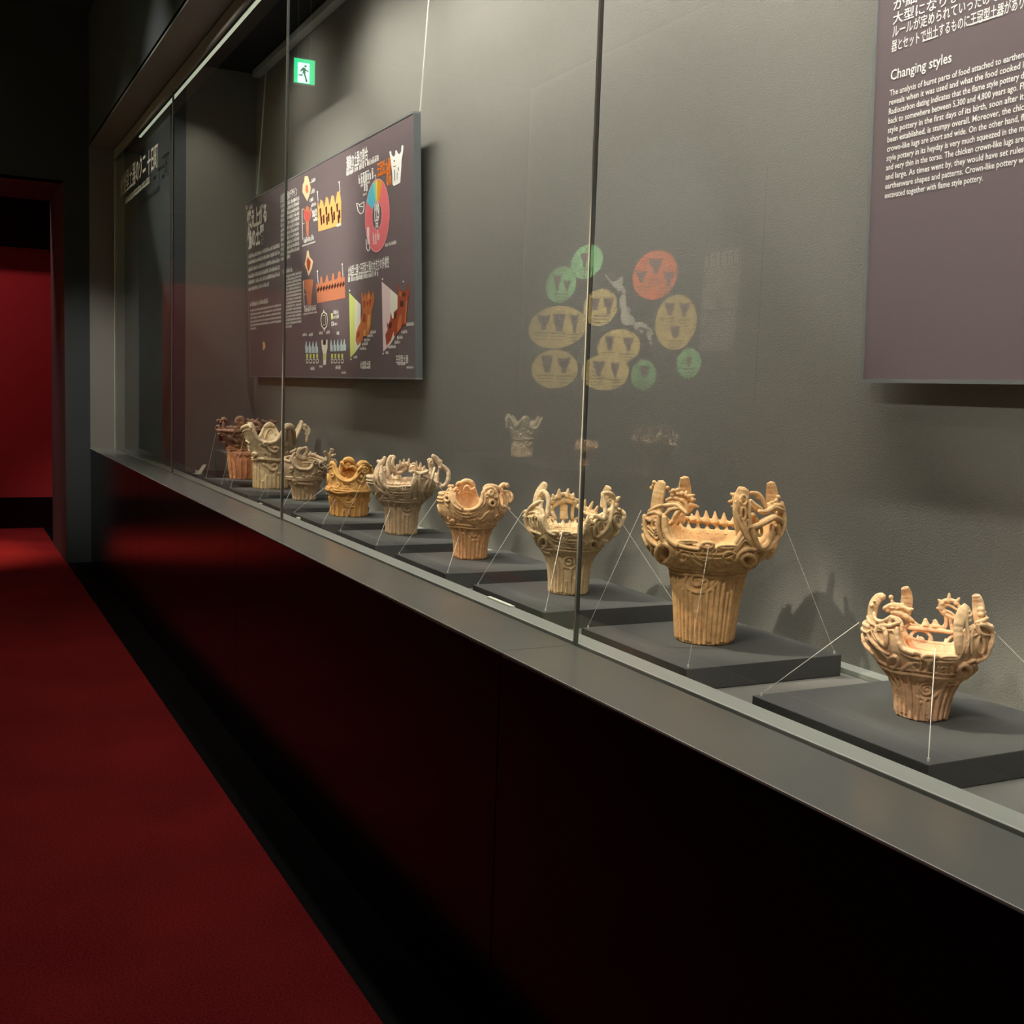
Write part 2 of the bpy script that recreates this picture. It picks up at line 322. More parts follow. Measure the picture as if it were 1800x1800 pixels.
class Pot:
    """A vessel measured from the photograph: silhouette rows give the turned profile, strokes lie on that turned surface.
    Pixel rows are in a zoom frame (ox, oy, s); depth comes from the turned surface itself, 0 = near side, 1 = far side."""
    def __init__(p, base, zoom, rows, bottom_r=None):
        p.base = np.array(base, float); p.ox, p.oy, p.s = zoom
        dep = (p.base+[0, 0, .12]-EYE)@FW; p.m = dep/F_PX/p.s
        view = p.base-EYE; view[2] = 0; p.vd = view/np.linalg.norm(view)
        zr = []
        for y, l, r in rows:
            d = ray(p.ox+(l+r)/2/p.s, p.oy+y/p.s)
            t = ((p.base-EYE)@p.vd)/(d@p.vd); q = EYE+d*t-p.base
            zr.append((max(q[2], 0), (r-l)/2*p.m*(1/max(.2, math.hypot(d@RT/np.linalg.norm(d)*0+1, 0)))))
        zr.sort(); p.z = np.array([0]+[a for a, b in zr if a > .004]); rr = [b for a, b in zr if a > .004]
        p.r = np.array([rr[0] if bottom_r is None else bottom_r]+rr)
        p.H = p.z[-1]
        zz = np.linspace(0, p.H*1.3, 200); r2 = np.interp(zz, p.z, p.r)
        k = np.array([1, 2, 3, 2, 1.])/9; rs = np.convolve(np.pad(r2, 2, 'edge'), k, 'valid'); p.zz, p.rs = zz, rs
    def R(p, z): return np.interp(z, p.zz, p.rs)
    def hit(p, x, y, side=0., off=0., clamp=False):
        d = ray(p.ox+x/p.s, p.oy+y/p.s); t0 = ((p.base-EYE)@p.vd)/(d@p.vd); w_ = .32
        T = t0+np.linspace(-w_, w_, 500)/1.0
        Q = EYE[None, :]+T[:, None]*d[None, :]-p.base[None, :]
        g = np.hypot(Q[:, 0], Q[:, 1])-(np.interp(Q[:, 2], p.zz, p.rs)+off)
        ins = np.where((g < 0))[0]
        if len(ins) == 0:
            i = int(np.argmin(g)); f = b = T[i]
            if clamp:
                q = EYE+d*T[i]-p.base; k_ = (float(p.R(q[2]))+off)/math.hypot(q[0], q[1]); return q*[k_, k_, 1]
        else: f, b = T[ins[0]], T[ins[-1]]
        t = f*(1-side)+b*side
        return EYE+d*t-p.base

class Clay:
    def __init__(s): s.v = []; s.f = []
    def tube(s, P, rad, rad2=None, closed=False, k=7, normal=None):
        P = [np.array(q, float) for q in P]; N = len(P)
        if N < 2: return
        ra = list(rad) if hasattr(rad, '__len__') else [rad]*N
        rb = ra if rad2 is None else (list(rad2) if hasattr(rad2, '__len__') else [rad2]*N)
        n0 = len(s.v)
        for i in range(N):
            t = (P[(i+1) % N]-P[i-1]) if closed else P[min(i+1, N-1)]-P[max(i-1, 0)]
            L = np.linalg.norm(t); t = t/L if L > 1e-9 else np.array([0, 0, 1.])
            n = np.array([P[i][0], P[i][1], 0.]) if normal is None else np.array(normal, float)
            n = n-(n@t)*t; l = np.linalg.norm(n)
            if l < 1e-5: n = np.cross(t, [0, 0, 1.]); l = np.linalg.norm(n)+1e-9
            n /= l; b = np.cross(t, n)
            for j in range(k):
                a = 2*math.pi*j/k; s.v.append(tuple(P[i]+ra[i]*math.cos(a)*b+rb[i]*math.sin(a)*n))
        M = N if closed else N-1
        for i in range(M):
            for j in range(k):
                a, b = n0+i*k+j, n0+i*k+(j+1) % k; c, d = n0+((i+1) % N)*k+(j+1) % k, n0+((i+1) % N)*k+j
                s.f.append((a, b, c, d))
        if not closed:
            for i, sg in ((0, -1), (N-1, 1)):     # rounded ends
                t = (P[min(i+1, N-1)]-P[max(i-1, 0)]); t = t/(np.linalg.norm(t)+1e-9)
                s.v.append(tuple(P[i]+sg*t*min(ra[i], rb[i])*.8)); c = len(s.v)-1
                for j in range(k):
                    a, b = n0+i*k+j, n0+i*k+(j+1) % k
                    s.f.append((a, b, c) if sg > 0 else (b, a, c))
    def blob(s, c, r, k=8):
        r = np.array(r if hasattr(r, '__len__') else [r]*3, float); n0 = len(s.v); c = np.array(c, float)
        s.v.append(tuple(c+[0, 0, r[2]]))
        for i in range(1, 5):
            ph = math.pi*i/5
            for j in range(k):
                a = 2*math.pi*j/k; s.v.append(tuple(c+r*[math.sin(ph)*math.cos(a), math.sin(ph)*math.sin(a), math.cos(ph)]))
        s.v.append(tuple(c-[0, 0, r[2]])); last = len(s.v)-1
        for j in range(k):
            s.f.append((n0, n0+1+j, n0+1+(j+1) % k)); s.f.append((last, n0+1+3*k+(j+1) % k, n0+1+3*k+j))
            for i in range(3):
                a = n0+1+i*k+j; b = n0+1+i*k+(j+1) % k; s.f.append((a, a+k, b+k, b))

def solid_wall(pot, ztop, thick, cl, nT=240, nZ=90, holes=(), zfloor=.014):
    th = np.linspace(0, 2*math.pi, nT, endpoint=False)
    zt = np.array([ztop(t) for t in th])
    idx = {}
    def vid(i, j, side):
        key = (i % nT, j, side)
        if key not in idx:
            t = th[i % nT]; z = zt[i % nT]*j/nZ; r = float(pot.R(z))
            for (ht, hz, rt, rz) in holes:
                dt = (t-ht+math.pi) % (2*math.pi)-math.pi; d2 = (dt/rt)**2+((z-hz)/rz)**2
                if d2 < 1.3: r -= min(1, 1.3-d2)*thick*2.2
            if side: r -= thick*(1 if z > .02 else 1.2)
            idx[key] = len(cl.v); cl.v.append((r*math.cos(t), r*math.sin(t), z))
        return idx[key]
    solid = np.ones((nT, nZ), bool)
    for i in range(nT):
        for j in range(nZ):
            if not solid[i, j]: continue
            cl.f.append((vid(i, j, 0), vid(i+1, j, 0), vid(i+1, j+1, 0), vid(i, j+1, 0)))
            cl.f.append((vid(i, j, 1), vid(i, j+1, 1), vid(i+1, j+1, 1), vid(i+1, j, 1)))
            if j == nZ-1 or not solid[i, j+1]: cl.f.append((vid(i, j+1, 0), vid(i+1, j+1, 0), vid(i+1, j+1, 1), vid(i, j+1, 1)))
            if j == 0 or not solid[i, j-1]: cl.f.append((vid(i+1, j, 0), vid(i, j, 0), vid(i, j, 1), vid(i+1, j, 1)))
            if not solid[i-1, j]: cl.f.append((vid(i, j, 0), vid(i, j+1, 0), vid(i, j+1, 1), vid(i, j, 1)))
            if not solid[(i+1) % nT, j]: cl.f.append((vid(i+1, j+1, 0), vid(i+1, j, 0), vid(i+1, j, 1), vid(i+1, j+1, 1)))
    # floor slab of the vessel
    r0 = float(pot.R(0))-thick*.5; n0 = len(cl.v); K = 48
    for z in (.0005, zfloor):
        for k in range(K): a = 2*math.pi*k/K; cl.v.append((r0*math.cos(a), r0*math.sin(a), z))
    cl.f.append(tuple(range(n0, n0+K))[::-1]); cl.f.append(tuple(range(n0+K, n0+2*K)))
    for k in range(K): j = (k+1) % K; cl.f.append((n0+k, n0+j, n0+K+j, n0+K+k))

def finish(cl, name, m, parent, voxel, smooth=0):
    me = bpy.data.meshes.new(name+'_raw'); me.from_pydata(cl.v, [], cl.f); me.update()
    o = bpy.data.objects.new(name+'_raw', me); sc.collection.objects.link(o)
    md = o.modifiers.new('r', 'REMESH'); md.mode = 'VOXEL'; md.voxel_size = voxel*.82; md.use_smooth_shade = True
    if smooth:
        sm = o.modifiers.new('s', 'SMOOTH'); sm.factor = .5; sm.iterations = smooth
    dg = bpy.context.evaluated_depsgraph_get(); dg.update()
    new = bpy.data.meshes.new_from_object(o.evaluated_get(dg)); new.name = name
    bpy.data.objects.remove(o); bpy.data.meshes.remove(me)
    co = np.empty(len(new.vertices)*3); new.vertices.foreach_get('co', co); co[2::3] = np.maximum(co[2::3], .0012); new.vertices.foreach_set('co', co)
    new.materials.clear(); new.materials.append(m); new.polygons.foreach_set('use_smooth', [True]*len(new.polygons))
    q = bpy.data.objects.new(name, new); sc.collection.objects.link(q); q.parent = parent
    return q

def az(q): return math.atan2(q[1], q[0])
def make_pot(spec):
    P = Pot(spec['base'], spec['zoom'], spec['rows']); m = P.m; vox = spec['vox']
    root = empty('clay_pot', tuple(P.base), spec['label'], 'pot', 'flame style clay pots in the showcase')
    M = spec['mat']; thick = spec.get('thick', .009)
    # rim contour as height over azimuth, from the near and far traces
    A = []
    for x, y in spec['front']: q = P.hit(x, y, 0); A.append((az(q), q[2]))
    for x, y in spec['back']: q = P.hit(x, y, 1); A.append((az(q), q[2]))
    if 'drop' in spec: A = [q for q in A if not spec['drop'][0] < math.degrees(q[0]) < spec['drop'][1]]
    A += [(math.radians(a), z) for a, z in spec.get('extra', [])]
    A.sort()
    aa = np.array([a for a, z in A]); zz = np.array([z for a, z in A])
    aa = np.concatenate([aa-2*math.pi, aa, aa+2*math.pi]); zz = np.tile(zz, 3)
    g = np.linspace(-math.pi, math.pi, 361)[:-1]; zg = np.interp(g, aa, zz)
    kk = np.ones(spec.get('sm', 7)); kk /= kk.sum(); h = len(kk)//2
    zg = np.convolve(np.concatenate([zg[-h:], zg, zg[:h]]), kk, 'valid')
    ztop = lambda t: float(np.interp((t+math.pi) % (2*math.pi)-math.pi, g, zg, period=2*math.pi))
    def surf(t, z, off=0): r = float(P.R(z))+off; return np.array([r*math.cos(t), r*math.sin(t), z])
    body = Clay(); rimc = Clay(); holes = []
    def draw(cl, st):
        hit = lambda x, y, side: P.hit(x, y, side, clamp=cl is body)
        kind = st[0]
        if kind == 'T':                                   # coil: side, radius px, points [, end taper]
            side, rp, pts = st[1], st[2]*1.28, st[3]; o = (st[4] if len(st) > 4 else .7)*rp*m
            C = catmull(pts, 4); n = len(C)
            Q = [hit(c[0], c[1], side)for c in C]
            Q = [q+np.array([q[0], q[1], 0])/max(1e-6, math.hypot(q[0], q[1]))*o*(1 if side < .5 else 1) for q in Q]
            rad = [rp*m*(.72+.28*math.sin(math.pi*min(1, max(0, (i+1)/(n+1))))) for i in range(n)]
            cl.tube(Q, rad)
        elif kind == 'B':                                 # blade: side, points, half widths px, thickness px
            side, pts, hw, tk = st[1], st[2], st[3], st[4]
            C = catmull([list(a)+[b] for a, b in zip(pts, hw)], 5)
            Q = [hit(c[0], c[1], side) for c in C]
            sgn = -1 if side > .5 else 1
            rad = Q[len(Q)//2]*[1, 1, 0]; rad = rad/(np.linalg.norm(rad)+1e-9)
            face = rad*sgn*.35-P.vd*.75; face[2] = 0; face /= np.linalg.norm(face)
            cl.tube(Q, [c[2]*m for c in C], [tk*m*1.1]*len(C), k=14, normal=face); sgn = 1                    # ridges along the blade face that shows
            for f in (-.8, -.25, .3, .82):
                E = []
                for i, (c, q) in enumerate(zip(C, Q)):
                    t = Q[min(i+1, len(Q)-1)]-Q[max(i-1, 0)]; t /= np.linalg.norm(t)+1e-9
                    n = face-(face@t)*t; n /= np.linalg.norm(n)+1e-9; b = np.cross(t, n)
                    E.append(q+b*f*c[2]*m+n*sgn*tk*m*.85*math.sqrt(max(0, 1-f*f)))
                cl.tube(E, 8*m*spec.get('k', 1), k=6)
        elif kind == 'S':                                 # spikes: side, radius px, [(base, tip), ...]
            for b0, t0 in st[3]:
                a = hit(b0[0], b0[1], st[1]); b = hit(t0[0], t0[1], st[1]); r = st[2]*m*1.25
                w_ = 1.45 if cl is rimc else 1.1
                cl.tube([a-(b-a)*.25, a, a+(b-a)*.3, a+(b-a)*.65, b], [r*w_*1.2, r*w_*1.05, r*w_*.78, r*.68, r*.36], k=8)
        elif kind == 'O':                                 # oval ring: side, cx, cy, rx, ry, radius px [, hole]
            side, cx, cy, rx, ry, rp = st[1:7]; rp *= 1.2
            Q = [hit(cx+rx*math.cos(a), cy+ry*math.sin(a), side) for a in np.linspace(0, 2*math.pi, 18, endpoint=False)]
            Q = [q+np.array([q[0], q[1], 0])/max(1e-6, math.hypot(q[0], q[1]))*rp*m*.75 for q in Q]
            cl.tube(Q, rp*m, closed=True)
            if len(st) > 7 and st[7]:
                c = hit(cx, cy, side); rr = max(.02, math.hypot(c[0], c[1]))
                holes.append((az(c), c[2], rx*.8*m/rr, ry*.8*m))
        elif kind == 'K':                                 # knob: side, x, y, radius px
            for x, y, rp in st[2]: cl.blob(hit(x, y, st[1]), [rp*m, rp*m, rp*m*.95])
        elif kind == 'W':                                 # spiral: side, cx, cy, R px, turns, radius px, start deg
            side, cx, cy, R_, tn, rp, a0 = st[1:8]; rp *= 1.3; pts = []
            for i in range(26):
                u = i/25; a = math.radians(a0)+tn*2*math.pi*u; pts.append((cx+R_*(.12+.88*u)*math.cos(a), cy+R_*(.12+.88*u)*math.sin(a)))
            Q = [hit(x, y, side) for x, y in pts]
            Q = [q+np.array([q[0], q[1], 0])/max(1e-6, math.hypot(q[0], q[1]))*rp*m*.75 for q in Q]
            cl.tube(Q, rp*m)
    rng = random.Random(spec['seed'])
    # drawn decoration of the body
    for st in spec['body']: draw(body, st)
    zn = spec['neck']*P.H
    # neck cord all round
    for z_, r_ in ((zn, .0052), (zn+.009, .0035)):
        body.tube([surf(t, z_+.0015*math.sin(5*t), .0025) for t in np.linspace(0, 2*math.pi, 60, endpoint=False)], r_*spec.get('k', 1), closed=True)
    # upright coils on the trunk
    n = spec['ridges']; spz = spec.get('spiral')
    for i in range(n):
        t = 2*math.pi*i/n+rng.uniform(-.3, .3)/n; z0 = rng.uniform(.002, .010); z1 = zn-.003
        if spz:
            for (sx, sy, sr) in spz:
                c = P.hit(sx, sy, 0); dt = (t-az(c)+math.pi) % (2*math.pi)-math.pi; du = dt*math.hypot(c[0], c[1]); Rm = sr*m
                if abs(du) < Rm: z1 = min(z1, c[2]-math.sqrt(Rm*Rm-du*du))
        if rng.random() < spec.get('broken', .15): z1 -= rng.uniform(0, .3)*zn
        if z1 < z0+.01: continue
        body.tube([surf(t+rng.uniform(-.05, .05)/n*3, z, .0020) for z in np.linspace(z0, z1, 7)], [.0043*spec.get('k', 1)*rng.uniform(.8, 1.15)]*7, k=6)
    # scrolls round the hidden sides of bowl and trunk, so that they carry on
    for (zf, Rm, cnt, tn) in spec.get('scrolls', []):
        for i in range(cnt):
            t0 = 2*math.pi*(i+.5)/cnt
            if math.cos(t0-math.atan2(-P.vd[1], -P.vd[0])) > .30 and not spec.get('frontscroll'): continue
            zc = zf*P.H; r0 = float(P.R(zc)); s_ = 1 if i % 2 else -1; pts = []
            for k in range(24):
                u = k/23; a = tn*2*math.pi*u+1.2; pts.append(surf(t0+s_*Rm*(.12+.88*u)*math.cos(a)/r0, zc+Rm*(.12+.88*u)*math.sin(a), .0028))
            body.tube(pts, .0046*spec.get('k', 1), k=6)
    # small rings round the shoulder
    # rim cord follows the contour
    rk = spec.get('rimr', .0065)
    rimc.tube([surf(t, ztop(t), -thick*.4) for t in np.linspace(0, 2*math.pi, 150, endpoint=False)], rk, closed=True)
    for dz in spec.get('follow', (.013, .023)):
        rimc.tube([surf(t, ztop(t)-dz, .0015) for t in np.linspace(0, 2*math.pi, 150, endpoint=False)], .0032*spec.get('k', 1), closed=True)
    for st in spec['rim']: draw(rimc, st)
    lugs = []
    for g_ in spec['lugs']:
        c = Clay()
        for st in g_: draw(c, st)
        lugs.append(c)
    solid_wall(P, ztop, thick, body, holes=holes)
    finish(body, 'body', M, root, vox)
    finish(rimc, 'rim', M, root, vox)
    for c in lugs: finish(c, 'crown_lug', M, root, vox)
    return root, P

T, B, S, O, K, W = 'TBSOKW'
POTS = []
# nearest but one: the largest pot
POTS.append(dict(seed=8, base=(-2.195, 1.632, .925), zoom=(1100, 820, 5.453), vox=.0017, ridges=40, neck=.425, k=1.0, thick=.011,
  label='largest golden pot, with four tall fins and sawtooth rim bars', spiral=[(700, 1090, 140)],
  rows=[(1640, 474, 1000), (1500, 468, 1025), (1300, 462, 1055), (1150, 446, 1082), (1050, 437, 1108), (975, 432, 1130), (950, 405, 1185), (900, 345, 1265), (850, 300, 1350), (790, 270, 1420), (700, 232, 1465), (620, 215, 1478), (550, 208, 1484), (450, 202, 1488), (350, 208, 1482), (250, 225, 1475), (150, 250, 1455), (80, 275, 1435)],
  front=[(225, 520), (300, 600), (400, 560), (430, 660), (480, 725), (600, 765), (720, 775), (860, 790), (1000, 785), (1075, 740), (1110, 620), (1180, 600), (1240, 720), (1290, 770), (1350, 700), (1440, 560), (1480, 520)],
  back=[(240, 500), (330, 470), (450, 560), (520, 590), (600, 618), (700, 615), (850, 625), (1000, 630), (1090, 640), (1200, 610), (1330, 520), (1440, 470)],
  scrolls=[(.56, .028, 10, 1.3), (.36, .030, 4, 1.6)],
  body=[(W, 0, 560, 862, 62, 1.3, 11, 160), (W, 0, 985, 880, 74, 1.2, 11, 250), (W, 0, 775, 940, 46, 1.2, 10, 60), (T, 0, 11, [(610, 830), (650, 890), (700, 930), (735, 950)]), (T, 0, 11, [(640, 815), (690, 870), (760, 895), (820, 880)]),
    (T, 0, 11, [(830, 860), (880, 940), (950, 965), (1030, 950), (1070, 890)]), (T, 0, 10, [(500, 830), (480, 880), (520, 940), (600, 945)]), (T, 0, 10, [(800, 930), (860, 965), (920, 975)]), (T, 0, 9, [(740, 800), (750, 850)]), (T, 0, 9, [(790, 810), (790, 860)]), (T, 0, 9, [(830, 800), (815, 850)]),
    (T, 0, 9, [(690, 800), (710, 840), (720, 860)]), (T, 0, 9, [(870, 815), (850, 850)]),
    (W, 0, 695, 1095, 112, 1.45, 12, 300), (T, 0, 12, [(600, 1170), (680, 1205), (790, 1190), (860, 1130), (905, 1050)]), (T, 0, 11, [(590, 1050), (575, 1120), (620, 1190)]), (T, 0, 10, [(745, 1100), (780, 1060), (800, 1035)]), (T, 0, 9, [(800, 1150), (850, 1090), (860, 1045)]),
    (O, 0, 388, 828, 72, 88, 24, 1), (O, 0, 388, 828, 112, 122, 14, 0), (O, 0, 1158, 890, 62, 52, 22, 1), (T, 0, 18, [(1050, 900), (1080, 830), (1150, 790), (1300, 800)]), (T, 0, 16, [(1060, 930), (1110, 975), (1200, 965), (1290, 860), (1320, 810)]),
    (K, .3, [(1450, 745, 30), (1490, 755, 20), (195, 622, 26), (235, 660, 24)]), (T, .2, 20, [(1340, 880), (1420, 820), (1470, 760)]), (T, 0, 18, [(200, 620), (240, 700), (280, 740)]), (T, 0, 16, [(420, 930), (330, 900), (275, 830), (270, 760)])],
  rim=[(T, 1, 20, [(560, 492), (700, 510), (880, 530), (1085, 552)], 0), (T, 1, 9, [(590, 525), (800, 545), (1080, 570)], 0), (S, 1, 22, [((640, 500), (630, 455)), ((685, 505), (685, 422)), ((770, 510), (770, 424)), ((855, 520), (855, 434)), ((940, 530), (942, 445)), ((1030, 540), (1030, 488))]),
    (S, 1, 24, [((525, 600), (520, 535)), ((605, 620), (600, 545)), ((690, 625), (690, 545)), ((782, 630), (780, 560)), ((876, 635), (876, 565)), ((966, 640), (966, 578)), ((1070, 645), (1072, 590))]),
    (T, 1, 11, [(460, 615), (600, 650), (800, 690), (1090, 712)], -2), (T, 1, 11, [(470, 650), (640, 700), (850, 730), (1060, 735)], -2),
    (O, 0, 785, 750, 56, 24, 15, 0), (O, 0, 590, 722, 95, 12, 9, 0), (O, 0, 978, 768, 95, 14, 9, 0), (T, 0, 16, [(400, 560), (420, 660), (480, 735), (600, 775), (700, 790)])],
  lugs=[
   [(B, .25, [(300, 600), (296, 480), (303, 350), (325, 220), (350, 150)], [55, 66, 64, 60, 40], 26), (K, .2, [(272, 152, 22), (245, 205, 20), (262, 180, 16)]), (T, 0, 24, [(200, 470), (212, 600), (250, 700), (330, 760)]), (T, 0, 28, [(392, 480), (396, 590), (430, 690), (510, 755)]), (T, 0, 20, [(335, 470), (335, 600), (370, 710), (430, 780)]),
    (O, 0, 293, 560, 26, 42, 14, 0), (O, 0, 308, 655, 22, 36, 12, 0), (T, 0, 17, [(235, 430), (320, 385), (400, 372), (490, 368), (545, 410), (590, 450)]), (T, 0, 18, [(230, 460), (300, 440), (380, 470), (440, 415), (520, 400)]), (K, 0, [(420, 395, 26), (340, 430, 24)]), (T, .2, 22, [(545, 400), (500, 460), (470, 520), (430, 560)]), (T, 0, 16, [(215, 500), (260, 520), (290, 490)])],
   [(B, .85, [(555, 420), (560, 300), (565, 200), (562, 105)], [60, 72, 64, 44], 20), (K, .5, [(400, 205, 24), (455, 235, 28), (498, 225, 24), (540, 262, 28), (445, 275, 24), (500, 262, 26), (425, 245, 18)]), (T, .5, 19, [(405, 330), (460, 308), (540, 318), (590, 365), (606, 430)]), (T, .5, 19, [(415, 352), (480, 345), (540, 372), (575, 440)]), (T, .6, 24, [(555, 280), (610, 290), (640, 340), (640, 400), (590, 450)]),
    (S, .6, 20, [((600, 290), (662, 272)), ((630, 370), (700, 386)), ((640, 320), (672, 318)), ((570, 270), (585, 235))]), (T, .6, 26, [(590, 400), (560, 470), (570, 540)]), (T, .7, 18, [(500, 400), (520, 470), (510, 560)])],
   [(B, .05, [(1130, 770), (1110, 600), (1098, 420), (1112, 280), (1128, 215)], [48, 62, 72, 66, 52], 26), (O, 0, 1122, 322, 28, 46, 13, 0), (O, 0, 1120, 450, 24, 60, 12, 0), (T, 0, 13, [(1050, 330), (1062, 480), (1115, 620), (1160, 700)]), (T, 0, 13, [(1180, 330), (1180, 480), (1200, 600)]), (O, 0, 1160, 560, 16, 46, 10, 0), (T, 0, 14, [(1110, 500), (1150, 640), (1180, 740)]),
    (T, .3, 18, [(1180, 250), (1250, 262), (1290, 310), (1330, 400)]), (K, .3, [(1250, 262, 28), (1268, 300, 24), (1310, 312, 24), (1200, 255, 20), (1218, 478, 38), (1245, 520, 34), (1215, 395, 18)]), (T, .2, 17, [(1180, 322), (1230, 372), (1290, 408)]), (T, .2, 15, [(1172, 350), (1220, 400), (1270, 430)]), (T, .1, 22, [(1260, 430), (1330, 432), (1400, 396), (1485, 425)]), (T, 0, 24, [(1200, 600), (1230, 700), (1265, 780), (1335, 740), (1372, 640), (1385, 560)]), (T, 0, 24, [(1190, 580), (1260, 560), (1340, 520), (1410, 490), (1490, 540)]), (T, 0, 26, [(1430, 560), (1430, 660), (1370, 760), (1290, 800)]), (O, 0, 1270, 620, 24, 40, 14, 0)],
   [(S, .8, 20, [((1055, 280), (1002, 258)), ((1045, 330), (980, 338)), ((1060, 370), (1010, 385))]), (T, .8, 22, [(1070, 250), (1040, 310), (1060, 390), (1080, 470), (1080, 560), (1085, 650)], 0)],
   [(B, .8, [(1402, 420), (1404, 320), (1400, 225), (1390, 155)], [56, 64, 56, 38], 20), (K, .4, [(1460, 295, 26), (1370, 370, 26), (1398, 350, 24), (1490, 355, 26), (1440, 330, 22), (1410, 385, 22)]), (T, .4, 20, [(1330, 400), (1380, 385), (1440, 370), (1500, 390)]), (O, .3, 1455, 452, 20, 22, 12, 0), (T, .3, 24, [(1480, 400), (1492, 500), (1480, 600), (1430, 700)]), (K, .2, [(1465, 520, 26), (1150 + 250, 480, 22)])],
  ]))
